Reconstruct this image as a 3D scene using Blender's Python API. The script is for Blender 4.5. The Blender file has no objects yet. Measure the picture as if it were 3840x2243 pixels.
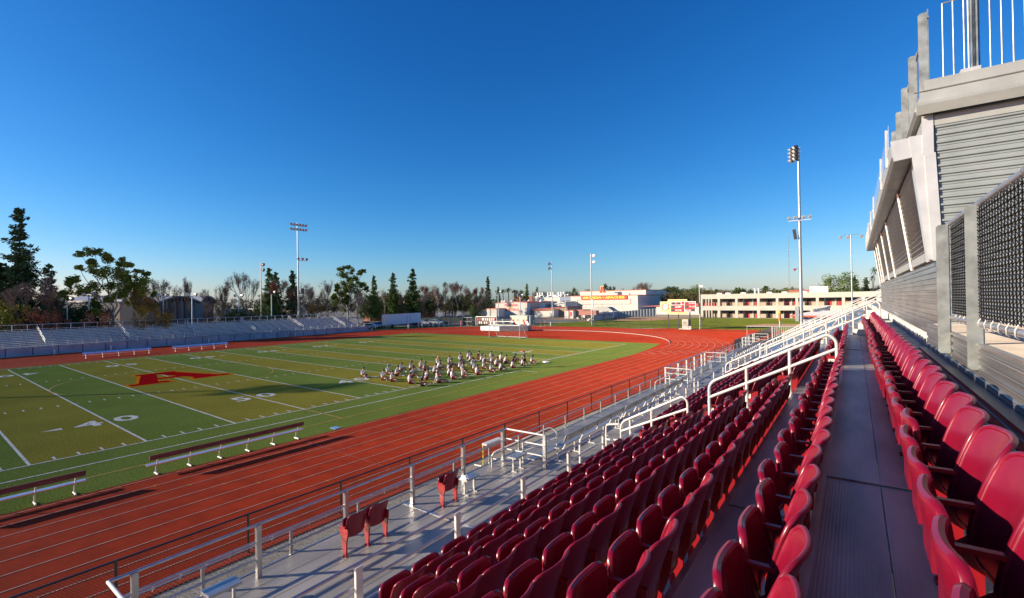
import bpy, math, random
from math import sin, cos, pi, sqrt, atan2, hypot, radians
from mathutils import Vector, Matrix, noise
random.seed(7)
S = bpy.context.scene
COL = S.collection
R = random.random
def U(a, b): return a + (b - a) * random.random()

# ---------------------------------------------------------------- camera
CX, CY, CZ, YAW, PIT, ROL, FPX, PPX, PPY = 30.2356, -17.6593, 7.26, .6774, .0053, -.0158, 1795.7, 1823.98, 1116.32
FW_ = Vector((-sin(YAW) * cos(PIT), cos(YAW) * cos(PIT), sin(PIT)))
RT0 = Vector((cos(YAW), sin(YAW), 0)); UP0 = RT0.cross(FW_)
RT = RT0 * cos(ROL) + UP0 * sin(ROL); UP = -RT0 * sin(ROL) + UP0 * cos(ROL)
cd = bpy.data.cameras.new('camera'); cam = bpy.data.objects.new('camera', cd); COL.objects.link(cam)
cam.matrix_world = Matrix(((RT.x, UP.x, -FW_.x, CX), (RT.y, UP.y, -FW_.y, CY), (RT.z, UP.z, -FW_.z, CZ), (0, 0, 0, 1)))
cd.sensor_width = 36; cd.lens = FPX / 3840 * 36
cd.shift_x = (1920 - PPX) / 3840; cd.shift_y = (PPY - 1121.5) / 3840
cd.clip_start = .05; cd.clip_end = 3000
S.camera = cam
def ray(px, py):
    return FW_ + RT * ((px - PPX) / FPX) - UP * ((py - PPY) / FPX)
def at(px, D):                       # ground position in the direction of a photo column, D metres away
    d = ray(px, 1103); h = hypot(d.x, d.y)
    return CX + d.x / h * D, CY + d.y / h * D
def zt(px, py, D):                   # height that shows at that row
    d = ray(px, py); return CZ + D * d.z / hypot(d.x, d.y)
def gz(px, py, z=0):
    d = ray(px, py); t = (z - CZ) / d.z
    return CX + d.x * t, CY + d.y * t
def onY(px, Y):
    d = ray(px, 1103); t = (Y - CY) / d.y
    return CX + d.x * t, abs(t) * hypot(d.x, d.y)

# ---------------------------------------------------------------- frames: world and the grandstand's own axes
class Frame:
    def __init__(s, ang, px, py): s.a = ang; s.px = px; s.py = py
    def w(s, x, y, z=0):
        dx, dy = x - s.px, y - s.py
        return Vector((s.px + dx * cos(s.a) - dy * sin(s.a), s.py + dx * sin(s.a) + dy * cos(s.a), z))
FW = Frame(0, 0, 0)
FS = Frame(.022, 30.24, -14.)

# ---------------------------------------------------------------- materials
MATS = {}
def _n(nt, t, **k):
    n = nt.nodes.new(t)
    for a, b in k.items(): setattr(n, a, b)
    return n
def mat(name, col, rough=.6, metal=0., var=.12, scale=3., bump=0., bscale=60., col2=None, thr=None, coat=0., aniso=None, island=0., spec=.5, noise2=None, stretch=None):
    if name in MATS: return MATS[name]
    m = bpy.data.materials.new(name); m.use_nodes = True; nt = m.node_tree; L = nt.links
    b = nt.nodes['Principled BSDF']; b.inputs['Roughness'].default_value = rough; b.inputs['Metallic'].default_value = metal
    b.inputs['Specular IOR Level'].default_value = spec
    if rough >= .8 and 'Diffuse Roughness' in b.inputs: b.inputs['Diffuse Roughness'].default_value = 1.
    if coat: b.inputs['Coat Weight'].default_value = coat; b.inputs['Coat Roughness'].default_value = .15
    tc = _n(nt, 'ShaderNodeTexCoord'); src = tc.outputs['Object']
    if stretch:
        mp = _n(nt, 'ShaderNodeMapping'); mp.inputs['Scale'].default_value = stretch; L.new(src, mp.inputs[0]); src = mp.outputs[0]
    no = _n(nt, 'ShaderNodeTexNoise'); no.inputs['Scale'].default_value = scale; no.inputs['Detail'].default_value = 5; L.new(src, no.inputs['Vector'])
    c2 = col2 or tuple(min(1, c * (1 + 2 * var)) for c in col); c1 = col if col2 else tuple(c * (1 - 2 * var) for c in col)
    rp = _n(nt, 'ShaderNodeValToRGB'); rp.color_ramp.elements[0].position = (thr or (.3, .7))[0]; rp.color_ramp.elements[1].position = (thr or (.3, .7))[1]
    rp.color_ramp.elements[0].color = (*c1, 1); rp.color_ramp.elements[1].color = (*c2, 1)
    L.new(no.outputs['Fac'], rp.inputs[0]); out = rp.outputs[0]
    if noise2:
        n2 = _n(nt, 'ShaderNodeTexNoise'); n2.inputs['Scale'].default_value = noise2[0]; n2.inputs['Detail'].default_value = 3; L.new(src, n2.inputs['Vector'])
        mr = _n(nt, 'ShaderNodeMapRange'); mr.inputs[1].default_value = .3; mr.inputs[2].default_value = .7; mr.inputs[3].default_value = 1 - noise2[1]; mr.inputs[4].default_value = 1 + noise2[1]
        L.new(n2.outputs['Fac'], mr.inputs[0]); hs = _n(nt, 'ShaderNodeHueSaturation'); L.new(out, hs.inputs['Color']); L.new(mr.outputs[0], hs.inputs['Value']); out = hs.outputs[0]
    if island:
        g = _n(nt, 'ShaderNodeNewGeometry'); mr = _n(nt, 'ShaderNodeMapRange'); mr.inputs[3].default_value = 1 - island; mr.inputs[4].default_value = 1 + island
        L.new(g.outputs['Random Per Island'], mr.inputs[0]); hs = _n(nt, 'ShaderNodeHueSaturation'); L.new(out, hs.inputs['Color']); L.new(mr.outputs[0], hs.inputs['Value']); out = hs.outputs[0]
    L.new(out, b.inputs['Base Color'])
    if bump:
        n3 = _n(nt, 'ShaderNodeTexNoise'); n3.inputs['Scale'].default_value = bscale; n3.inputs['Detail'].default_value = 4; L.new(src, n3.inputs['Vector'])
        bp = _n(nt, 'ShaderNodeBump'); bp.inputs['Strength'].default_value = bump; bp.inputs['Distance'].default_value = .02; L.new(n3.outputs['Fac'], bp.inputs['Height']); L.new(bp.outputs[0], b.inputs['Normal'])
    MATS[name] = m; return m
def ribs(name, col, axis, period, rough=.5, metal=.6, strength=.6, var=.1, scale=2., stretch=None):
    """metal sheet or plank with fine parallel ribs along one local axis"""
    m = mat(name, col, rough, metal, var=var, scale=scale, stretch=stretch); nt = m.node_tree; L = nt.links
    tc = _n(nt, 'ShaderNodeTexCoord'); sp = _n(nt, 'ShaderNodeSeparateXYZ'); L.new(tc.outputs['Object'], sp.inputs[0])
    a = _n(nt, 'ShaderNodeMath', operation='MULTIPLY'); a.inputs[1].default_value = 2 * pi / period; L.new(sp.outputs[axis], a.inputs[0])
    s = _n(nt, 'ShaderNodeMath', operation='SINE'); L.new(a.outputs[0], s.inputs[0])
    bp = _n(nt, 'ShaderNodeBump'); bp.inputs['Strength'].default_value = strength; bp.inputs['Distance'].default_value = .006
    L.new(s.outputs[0], bp.inputs['Height']); L.new(bp.outputs[0], nt.nodes['Principled BSDF'].inputs['Normal']); return m
def chain(name, col, size, wire, along='xy'):
    """woven wire: open diamonds, wires where two diagonal families pass"""
    if name in MATS: return MATS[name]
    m = bpy.data.materials.new(name); m.use_nodes = True; nt = m.node_tree; L = nt.links
    b = nt.nodes['Principled BSDF']; b.inputs['Base Color'].default_value = (*col, 1); b.inputs['Roughness'].default_value = .45; b.inputs['Metallic'].default_value = .4
    tc = _n(nt, 'ShaderNodeTexCoord'); sp = _n(nt, 'ShaderNodeSeparateXYZ'); L.new(tc.outputs['Object'], sp.inputs[0])
    ad = _n(nt, 'ShaderNodeMath', operation='ADD'); L.new(sp.outputs[0], ad.inputs[0]); L.new(sp.outputs[1], ad.inputs[1])
    outs = []
    for op in ('ADD', 'SUBTRACT'):
        q = _n(nt, 'ShaderNodeMath', operation=op); L.new(ad.outputs[0], q.inputs[0]); L.new(sp.outputs[2], q.inputs[1])
        d = _n(nt, 'ShaderNodeMath', operation='MULTIPLY'); d.inputs[1].default_value = 1 / size; L.new(q.outputs[0], d.inputs[0])
        f = _n(nt, 'ShaderNodeMath', operation='FRACT'); L.new(d.outputs[0], f.inputs[0])
        g = _n(nt, 'ShaderNodeMath', operation='LESS_THAN'); g.inputs[1].default_value = wire; L.new(f.outputs[0], g.inputs[0]); outs.append(g)
    mx = _n(nt, 'ShaderNodeMath', operation='MAXIMUM'); L.new(outs[0].outputs[0], mx.inputs[0]); L.new(outs[1].outputs[0], mx.inputs[1])
    tr = _n(nt, 'ShaderNodeBsdfTransparent'); mi = _n(nt, 'ShaderNodeMixShader'); L.new(mx.outputs[0], mi.inputs[0]); L.new(tr.outputs[0], mi.inputs[1]); L.new(b.outputs[0], mi.inputs[2])
    L.new(mi.outputs[0], nt.nodes['Material Output'].inputs[0]); MATS[name] = m; return m

# ---------------------------------------------------------------- mesh builder
BASE = {}
class MB:
    def __init__(s): s.v = []; s.f = []; s.m = []; s.k = 0
    def add(s, vs, fs, m=None):
        o = len(s.v); s.v += [tuple(p) for p in vs]
        for f in fs: s.f.append([o + i for i in f]); s.m.append(s.k if m is None else m)
        return s
    def box(s, x0, x1, y0, y1, z0, z1):
        return s.add([(x, y, z) for z in (z0, z1) for y in (y0, y1) for x in (x0, x1)],
            [(0, 2, 3, 1), (4, 5, 7, 6), (0, 1, 5, 4), (2, 6, 7, 3), (0, 4, 6, 2), (1, 3, 7, 5)])
    def obox(s, c, ax, ay, hx, hy, z0, z1):       # box on a rotated ground axis
        ax = Vector(ax); ay = Vector(ay)
        return s.hexa([Vector((c[0], c[1], 0)) + ax * i * hx + ay * j * hy + Vector((0, 0, z)) for z in (z0, z1) for j in (-1, 1) for i in (-1, 1)])
    def hexa(s, p): return s.add(p, [(0, 2, 3, 1), (4, 5, 7, 6), (0, 1, 5, 4), (2, 6, 7, 3), (0, 4, 6, 2), (1, 3, 7, 5)])
    def poly(s, pts): return s.add(pts, [tuple(range(len(pts)))])
    def prism(s, pts, ax, a0, a1):                # pts 2-D outline, extruded on axis ax
        n = len(pts)
        def P(p, a): return (a, p[0], p[1]) if ax == 0 else (p[0], a, p[1]) if ax == 1 else (p[0], p[1], a)
        vs = [P(p, a0) for p in pts] + [P(p, a1) for p in pts]
        return s.add(vs, [tuple(range(n)), tuple(range(2 * n - 1, n - 1, -1))] + [(i, (i + 1) % n, n + (i + 1) % n, n + i) for i in range(n)])
    def tube(s, pts, r, n=8, closed=False):
        pts = [Vector(p) for p in pts]; N = len(pts); rs = r if isinstance(r, (list, tuple)) else [r] * N
        rings = []; prev = None
        for i, p in enumerate(pts):
            a = pts[i - 1] if i or closed else p; b = pts[(i + 1) % N] if i < N - 1 or closed else p
            d = b - a
            if d.length < 1e-9: d = Vector((0, 0, 1))
            d.normalize()
            if prev is None: up = Vector((0, 0, 1)) if abs(d.z) < .9 else Vector((1, 0, 0)); e = d.cross(up).normalized()
            else: e = (prev - d * prev.dot(d)); e = e.normalized() if e.length > 1e-6 else d.orthogonal().normalized()
            prev = e; g = d.cross(e)
            rings.append([p + (e * cos(2 * pi * k / n) + g * sin(2 * pi * k / n)) * rs[i] for k in range(n)])
        vs = [q for rg in rings for q in rg]; fs = []
        for i in range(N if closed else N - 1):
            j = (i + 1) % N
            fs += [(i * n + k, i * n + (k + 1) % n, j * n + (k + 1) % n, j * n + k) for k in range(n)]
        if not closed: fs += [tuple(range(n - 1, -1, -1)), tuple((N - 1) * n + k for k in range(n))]
        return s.add(vs, fs)
    def cyl(s, x, y, z0, z1, r, r2=None, n=12): return s.tube([(x, y, z0), (x, y, z1)], [r, r if r2 is None else r2], n)
    def ball(s, c, rx, ry, rz, n=8, m_=6):
        vs = [(c[0], c[1], c[2] - rz)]
        for j in range(1, m_):
            t = -pi / 2 + pi * j / m_
            vs += [(c[0] + rx * cos(t) * cos(2 * pi * i / n), c[1] + ry * cos(t) * sin(2 * pi * i / n), c[2] + rz * sin(t)) for i in range(n)]
        vs.append((c[0], c[1], c[2] + rz)); L = len(vs) - 1; fs = [(0, 1 + (i + 1) % n, 1 + i) for i in range(n)]
        for j in range(m_ - 2):
            for i in range(n): fs.append((1 + j * n + i, 1 + j * n + (i + 1) % n, 1 + (j + 1) * n + (i + 1) % n, 1 + (j + 1) * n + i))
        fs += [(L, 1 + (m_ - 2) * n + i, 1 + (m_ - 2) * n + (i + 1) % n) for i in range(n)]
        return s.add(vs, fs)
    def merge(s, o, M=None, dm=0):
        b = len(s.v); s.v += [tuple(M @ Vector(p)) if M else p for p in o.v]
        for f, m in zip(o.f, o.m): s.f.append([b + i for i in f]); s.m.append(m + dm)
        return s
    def mesh(s, name, mats, org=(0, 0, 0), smooth=None):
        me = bpy.data.meshes.new(name)
        me.from_pydata([(a - org[0], b - org[1], c - org[2]) for a, b, c in s.v], [], s.f)
        for m in (mats if isinstance(mats, (list, tuple)) else [mats]): me.materials.append(m)
        if any(s.m): me.polygons.foreach_set('material_index', s.m)
        if smooth is not None:
            me.shade_smooth()
            if smooth < 179: me.set_sharp_from_angle(angle=radians(smooth))
        me.update(); return me
    def build(s, name, mats, parent=None, smooth=None, frame=FW, label=None):
        org = BASE[parent.name][0] if parent is not None and parent.name in BASE else (0, 0, 0)
        o = bpy.data.objects.new(name, s.mesh(name, mats, org, smooth)); COL.objects.link(o)
        if parent is not None: o.parent = parent; BASE[o.name] = BASE.get(parent.name, ((0, 0, 0), FW))
        else: o.location = frame.w(0, 0); o.rotation_euler.z = frame.a
        if label: o['label'] = label
        return o
def tag(o, label, cat, group=None):
    o['label'] = label; o['category'] = cat
    if group: o['group'] = group
    return o
def thing(name, label, cat, base=(0, 0, 0), frame=FW, group=None):
    o = bpy.data.objects.new(name, None); COL.objects.link(o); o.empty_display_size = .3
    o.location = frame.w(*base); o.rotation_euler.z = frame.a; BASE[o.name] = (base, frame)
    return tag(o, label, cat, group)
def one(name, mb, mats, label, cat, base=(0, 0, 0), frame=FW, group=None, smooth=None):
    o = bpy.data.objects.new(name, mb.mesh(name, mats, base, smooth)); COL.objects.link(o)
    o.location = frame.w(*base); o.rotation_euler.z = frame.a
    return tag(o, label, cat, group)
def struct(name, mb, mats, frame=FW, kind='structure'):
    o = bpy.data.objects.new(name, mb.mesh(name, mats)); COL.objects.link(o); o['kind'] = kind
    o.location = frame.w(0, 0); o.rotation_euler.z = frame.a
    return o
def kids(o): return KID.get(o.name) or [c for c in bpy.data.objects if c.parent == o]
KID = {}
def dup(o, loc=None, rotz=None, scale=None, label=None, parent=None, kd=None):
    if parent is None and o.name not in KID:
        for c in bpy.data.objects:
            if c.parent: KID.setdefault(c.parent.name, [])
            if c.parent and c not in KID[c.parent.name]: KID[c.parent.name].append(c)
    c = o.copy(); COL.objects.link(c)
    if parent is not None: c.parent = parent
    if loc is not None: c.location = loc
    if rotz is not None: c.rotation_euler.z = rotz
    if scale is not None: c.scale = scale if isinstance(scale, (tuple, list)) else (scale,) * 3
    if label: c['label'] = label
    for k in KID.get(o.name, []): dup(k, parent=c)
    return c
def text_mb(txt, size, x=0, y=0, bold=0., align='CENTER', depth=.01, sx=1.):
    cu = bpy.data.curves.new('t', 'FONT'); cu.body = txt; cu.size = size; cu.align_x = align; cu.extrude = depth / 2; cu.offset = bold; cu.resolution_u = 2
    o = bpy.data.objects.new('t', cu); COL.objects.link(o); bpy.context.view_layer.update()
    me = bpy.data.meshes.new_from_object(o.evaluated_get(bpy.context.evaluated_depsgraph_get()))
    mb = MB(); mb.add([(v.co.x * sx + x, v.co.y + y, v.co.z) for v in me.vertices], [tuple(p.vertices) for p in me.polygons])
    bpy.data.objects.remove(o); bpy.data.curves.remove(cu); bpy.data.meshes.remove(me)
    return mb
NUM = ['first', 'second', 'third', 'fourth', 'fifth', 'sixth', 'seventh', 'eighth', 'ninth', 'tenth', 'eleventh', 'twelfth', 'thirteenth', 'fourteenth', 'fifteenth', 'sixteenth', 'seventeenth', 'eighteenth', 'nineteenth']
def nth(i):
    T = {2: 'twent', 3: 'thirt', 4: 'fort', 5: 'fift', 6: 'sixt', 7: 'sevent', 8: 'eight', 9: 'ninet'}
    i += 1
    if i < 20: return NUM[i - 1]
    t, u = divmod(i, 10)
    return T[t] + ('ieth' if u == 0 else 'y-' + NUM[u - 1])

# ---------------------------------------------------------------- light
EL, AZ = radians(18.5), radians(45.5)             # the sun stands behind and to the left, shadows run to (sin AZ, cos AZ)
sl = bpy.data.lights.new('sun', 'SUN'); sl.energy = 5.0; sl.angle = radians(.55); sl.color = (1, .86, .66)
so = bpy.data.objects.new('sun', sl); COL.objects.link(so)
so.rotation_euler = Vector((sin(AZ) * cos(EL), cos(AZ) * cos(EL), -sin(EL))).to_track_quat('-Z', 'Y').to_euler()
w = bpy.data.worlds.new('World'); S.world = w; w.use_nodes = True; nt = w.node_tree
sk = nt.nodes.new('ShaderNodeTexSky'); sk.sky_type = 'NISHITA'; sk.sun_disc = False; sk.sun_elevation = EL; sk.sun_rotation = AZ + pi
sk.altitude = 100; sk.air_density = 1.; sk.dust_density = .4; sk.ozone_density = 3.
hs = nt.nodes.new('ShaderNodeHueSaturation'); hs.inputs['Saturation'].default_value = 1.12; hs.inputs['Value'].default_value = 1.
mx = nt.nodes.new('ShaderNodeMix'); mx.data_type = 'RGBA'; mx.blend_type = 'MULTIPLY'; mx.inputs['Factor'].default_value = 1; mx.inputs[7].default_value = (.60, 1.08, 1.42, 1)
nt.links.new(sk.outputs[0], hs.inputs['Color']); nt.links.new(hs.outputs[0], mx.inputs[6]); 
EXPO = .95
sep = nt.nodes.new('ShaderNodeSeparateColor'); cmb = nt.nodes.new('ShaderNodeCombineColor'); nt.links.new(mx.outputs[2], sep.inputs[0])
for ch, (a_, g_) in enumerate(((3.7, 1.80), (1.05, 1.20), (.98, 1.0))):        # deeper, purer blue overhead, paler towards the horizon
    m1 = nt.nodes.new('ShaderNodeMath'); m1.operation = 'MULTIPLY'; m1.inputs[1].default_value = .1189; nt.links.new(sep.outputs[ch], m1.inputs[0])
    m2 = nt.nodes.new('ShaderNodeMath'); m2.operation = 'POWER'; m2.inputs[1].default_value = g_; nt.links.new(m1.outputs[0], m2.inputs[0])
    m3 = nt.nodes.new('ShaderNodeMath'); m3.operation = 'MULTIPLY'; m3.inputs[1].default_value = a_ / .062 / 2 ** EXPO; nt.links.new(m2.outputs[0], m3.inputs[0]); nt.links.new(m3.outputs[0], cmb.inputs[ch])
nt.links.new(cmb.outputs[0], nt.nodes['Background'].inputs[0])
nt.nodes['Background'].inputs[1].default_value = .062
S.view_settings.view_transform = 'Standard'; S.view_settings.look = 'None'; S.view_settings.exposure = EXPO; S.view_settings.gamma = 1
S.cycles.max_bounces = 6; S.cycles.diffuse_bounces = 3; S.cycles.transparent_max_bounces = 24; S.cycles.use_fast_gi = False

# ---------------------------------------------------------------- common materials
WHITE_PAINT = mat('white_enamel', (.56, .55, .52), .35, .1, var=.05)
GALV = mat('galvanised_steel', (.42, .43, .43), .42, .75, var=.12, scale=9)
ALU = ribs('ribbed_aluminium', (.42, .42, .42), 0, .022, .42, .75, .35, var=.1, scale=1.4, stretch=(3, .35, 1))
ALUS = mat('plain_aluminium', (.50, .50, .50), .32, .85, var=.08, scale=4)
BLACKM = mat('black_vinyl', (.012, .012, .013), .4, 0, var=.1)
DARKM = mat('dark_steel', (.06, .062, .07), .5, .5)
CONC = mat('concrete', (.38, .36, .33), .9, 0, var=.12, scale=1.2, bump=.3)
RED = mat('maroon_plastic', (.165, .003, .018), .30, 0, var=.14, scale=9, spec=.5, noise2=(1.1, .16), col2=(.20, .012, .030), thr=(.45, .85))
REDM = mat('red_enamel_iron', (.24, .005, .009), .38, 0, var=.1, scale=8)
WHT = mat('white_paint', (.62, .61, .58), .7, 0, var=.06, scale=2)
GLASS = mat('dark_glass', (.03, .035, .045), .12, 0, var=.2)
# ================================================================ GROUND
SOIL = mat('dry_ground', (.20, .17, .12), .95, 0, var=.2, scale=.05, noise2=(.8, .12))
mb = MB(); mb.poly([(-900, -400, -.03), (700, -400, -.03), (700, 1500, -.03), (-900, 1500, -.03)]); struct('ground', mb, SOIL)
ASPH = mat('asphalt', (.16, .15, .15), .9, 0, var=.12, scale=.3, bump=.2, noise2=(6, .08))
mb = MB(); mb.poly([(-170, 60, -.022), (-68.5, 60, -.022), (-50, 97, -.022), (-40, 160, -.022), (-170, 200, -.022)]); struct('car_park', mb, ASPH)
mb = MB(); mb.poly([(16.05, -120, -.02), (60, -120, -.02), (60, 62, -.02), (16.05, 62, -.02)])
struct('gravel_strip', mb, mat('gravel', (.36, .31, .24), .95, 0, var=.25, scale=14, bump=.5, bscale=40, noise2=(.9, .12)))
TRK = mat('red_track_rubber', (.37, .038, .011), .8, 0, var=.08, scale=1.1, bump=.45, bscale=90, noise2=(.13, .12), spec=.04)
curve = [(-68.2, 62), (-66.5, 68), (-63, 75), (-57.5, 82), (-50.7, 87), (-42, 91), (-32, 93.4), (-20, 93.6), (-8.3, 91), (16.2, 89.4)]
mb = MB(); mb.poly([(16.1, -130, 0), (16.2, 89.4, 0)] + [(x, y, 0) for x, y in reversed(curve[:-1])] + [(-68.2, -130, 0)])
mb.poly([(-12, 90.9, -.004), (16.2, 89.2, -.004), (16.2, 97.3, -.004), (-7, 97.0, -.004)])
struct('running_track', mb, TRK)
# turf
TG = mat('green_turf', (.145, .195, .042), .9, 0, var=.22, scale=14, bump=.6, bscale=150, noise2=(.22, .09), spec=.0)
TY = mat('olive_turf', (.225, .205, .036), .9, 0, var=.20, scale=14, bump=.6, bscale=150, noise2=(.22, .09), spec=.0)
YD = 4.572; W = 48.77
mb = MB(); mb.poly([(6.35, -57.9, .004), (6.35, 42, .004), (5.6, 50, .004), (4.35, 57.9, .004), (-52.4, 57.9, .004), (-51.0, 20, .004), (-50.2, -10, .004), (-50.2, -57.9, .004)])
mb.k = 1
bands = []
for i in range(-12, 12):                         # five-yard bands, olive and green by turns, the end zones olive
    ol = (i in (-12, -11, 10, 11)) or ((i + 100) % 2 == 0 and -10 <= i < 0) or ((i + 100) % 2 == 1 and 0 <= i < 10)
    if i in (-1, 0): ol = True
    else:
        j = i if i > 0 else -i - 1
        ol = (j % 2 == 0) if j < 10 else True
    if ol: mb.poly([(-W, i * YD, .008), (0, i * YD, .008), (0, (i + 1) * YD, .008), (-W, (i + 1) * YD, .008)])
turf = struct('turf_field', mb, [TG, TY])
# field markings
LW = mat('white_turf_line', (.42, .41, .36), .9, 0, var=.3, scale=9, thr=(.2, .6), spec=.1); LY = mat('yellow_turf_line', (.34, .21, .012), .85, 0, var=.15)
LR = mat('red_turf_logo', (.30, .006, .008), .9, 0, var=.15, spec=0); LO = mat('gold_turf_logo', (.50, .17, .008), .9, 0, var=.15, spec=0)
mb = MB(); Z = .013
def rect(x0, x1, y0, y1, m=0, z=Z): mb.k = m; mb.poly([(x0, y0, z), (x1, y0, z), (x1, y1, z), (x0, y1, z)])
for i in range(-12, 13):
    if abs(i) == 11: continue
    rect(-W, 0, i * YD - .06, i * YD + .06)
for x in (0, -W): rect(x - .06, x + .06, -12 * YD, 12 * YD, z=Z + .003)
for i in range(-49, 50):
    if i % 5 == 0: continue
    y = i * .9144
    for xa in (-.75, -W + .15, -W / 3 - .3, -2 * W / 3 - .3): rect(xa, xa + .6, y - .05, y + .05)
for i in range(-9, 10):
    for xa in (-W / 3, -2 * W / 3): rect(xa - .05, xa + .05, i * YD - .3, i * YD + .3, z=Z + .003)
rect(2.05, 2.17, -40, 22.7); rect(2.05, 4.25, 22.55, 22.67)
def num(txt, y, side, s=1):
    t = text_mb(txt, 2.45, bold=.05, depth=0, sx=1.12)
    mb.k = 0
    if side: M = Matrix(((0, -1, 0, -6.55), (1, 0, 0, y), (0, 0, 1, Z + .004), (0, 0, 0, 1)))
    else: M = Matrix(((0, 1, 0, -W + 6.55), (-1, 0, 0, y), (0, 0, 1, Z + .004), (0, 0, 0, 1)))
    mb.merge(t, M)
for k in range(-4, 5):
    v = str(50 - 10 * abs(k)); y = k * 2 * YD
    for side in (1, 0):
        for j, ch in enumerate(v):
            d = (-.95 if j == 0 else .95) * (1 if side else -1)
            num(ch, y + d, side)
        if k:
            sgn = 1 if k > 0 else -1; x0 = -7.4 if side else -W + 7.4; yb = y + sgn * 2.2
            mb.k = 0; mb.poly([(x0 - .28, yb, Z), (x0 + .28, yb, Z), (x0, yb + sgn * .95, Z)])
# soccer lines in yellow
def arc(cx, cy, r, a0, a1, wd=.1, m=1, n=64, z=Z + .002):
    mb.k = m
    for i in range(n):
        a, b = a0 + (a1 - a0) * i / n, a0 + (a1 - a0) * (i + 1) / n
        mb.poly([(cx + (r - wd / 2) * cos(a), cy + (r - wd / 2) * sin(a), z), (cx + (r + wd / 2) * cos(a), cy + (r + wd / 2) * sin(a), z), (cx + (r + wd / 2) * cos(b), cy + (r + wd / 2) * sin(b), z), (cx + (r - wd / 2) * cos(b), cy + (r - wd / 2) * sin(b), z)])
arc(-W / 2, 0, 9.15, 0, 2 * pi)
rect(4.22, 4.34, -56, 56, 1); rect(-50.1, -49.98, -56, 56, 1)
rect(0, 4.25, -.06, .06, 1, Z + .002); rect(-50, -W, -.06, .06, 1, Z + .002)
for s in (1,):
    rect(-4.35, -4.25, 39.2, 56, 1, Z + .002); rect(-44.5, -44.4, 39.2, 56, 1, Z + .002); rect(-44.5, -4.25, 39.1, 39.2, 1, Z + .002)
    rect(-15.5, -15.4, 50.4, 56, 1, Z + .002); rect(-33.4, -33.3, 50.4, 56, 1, Z + .002); rect(-33.4, -15.4, 50.4, 50.5, 1, Z + .002)
    arc(-W / 2, 44.7, 9.15, pi + radians(37), 2 * pi - radians(37))
    arc(4.28, 56, 1, pi, 1.5 * pi)
# centre letter: slab serif A, red with a gold edge
def Apoly(gr):
    # u along +Y (letter's right), v along -X (letter's up); counters built from convex pieces
    P = []
    def q(*p): P.append([(a, b) for a, b in p])
    g = gr
    q((-4.3 - g, -g), (-1.1 + g, -g), (-1.1 + g, 1.1 + g), (-4.3 - g, 1.1 + g))          # left foot
    q((.9 - g, -g), (4.3 + g, -g), (4.3 + g, 1.1 + g), (.9 - g, 1.1 + g))                # right foot
    q((-3.5 - g, 1), (-1.9 + g * .6, 1), (-.15, 7.6 + g), (-1.5 - g, 7.6 + g))              # left stroke
    q((1.3 - g * .6, 1), (3.5 + g, 1), (1.3 + g, 7.6 + g), (-.6, 7.6 + g))                  # right stroke
    q((-2.4, 2.6 - g), (2.4, 2.6 - g), (2.1, 3.7 + g), (-2.1, 3.7 + g))                  # bar
    q((-2.0 - g, 6.9 - g * .3), (1.6 + g, 6.9 - g * .3), (1.6 + g, 7.9 + g), (-2.0 - g, 7.9 + g))      # top slab
    return P
for gr, m, z in ((.28, 3, Z + .006), (0, 2, Z + .010)):
    mb.k = m
    for j, P in enumerate(Apoly(gr)):
        mb.poly([(-21.6 - v, .1 + u, z + j * .0006) for u, v in P])
struct('field_markings', mb, [LW, LY, LR, LO])
# track lanes
TL = mat('white_track_line', (.42, .26, .20), .8, 0, var=.15, scale=4); TLF = mat('worn_track_line', (.30, .08, .05), .8, 0, var=.15)
mb = MB(); Z = .006
LX = [6.62 + 1.037 * i for i in range(9)]; cxt, cyt = -21.5, 51.5
for i, x in enumerate(LX):
    rect(x - .024, x + .024, -120, cyt, 0)
    r = x - cxt; arc(cxt, cyt, r, 0, radians(165 if i else 150), .06 if i else .08, 0, n=120, z=Z)
    if i % 2 == 0: rect(-2 * 21.5 - x - .03, -2 * 21.5 - x + .03, -120, cyt, 1)
rr = random.Random(3)
for i in range(8):
    for y in (-12 + .9 * i, 9 + .5 * i, 43 + .9 * i, 45.5 + .9 * i, 58, 64):
        x = LX[i] + .2
        if y > cyt:
            a = atan2(y - cyt, x - cxt); r = x - cxt; p = (cxt + r * cos(a), cyt + r * sin(a))
            mb.k = 0; mb.poly([(p[0], p[1], Z), (p[0] + .6, p[1], Z), (p[0] + .6, p[1] + .25, Z), (p[0], p[1] + .25, Z)])
        elif y < 30: rect(LX[i] - .12, LX[i] + .12, y, y + .08, 2, Z + .002)
        else: rect(x, x + .6, y, y + .22, 0)
rect(6.65, 14.9, -4.1, -4.06, 1)
struct('lane_markings', mb, [TL, TLF, LO])
# white kerb round the bend
mb = MB(); P = [(cxt + 27.9 * cos(a), cyt + 27.9 * sin(a), .05) for a in [radians(15 + 1.7 * i) for i in range(60)]]
mb.tube(P, .05, 6); one('track_kerb', mb, mat('kerb_white', (.42, .40, .36), .7), 'low white kerb curving round the inside of the track bend', 'kerb', base=P[0])
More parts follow.
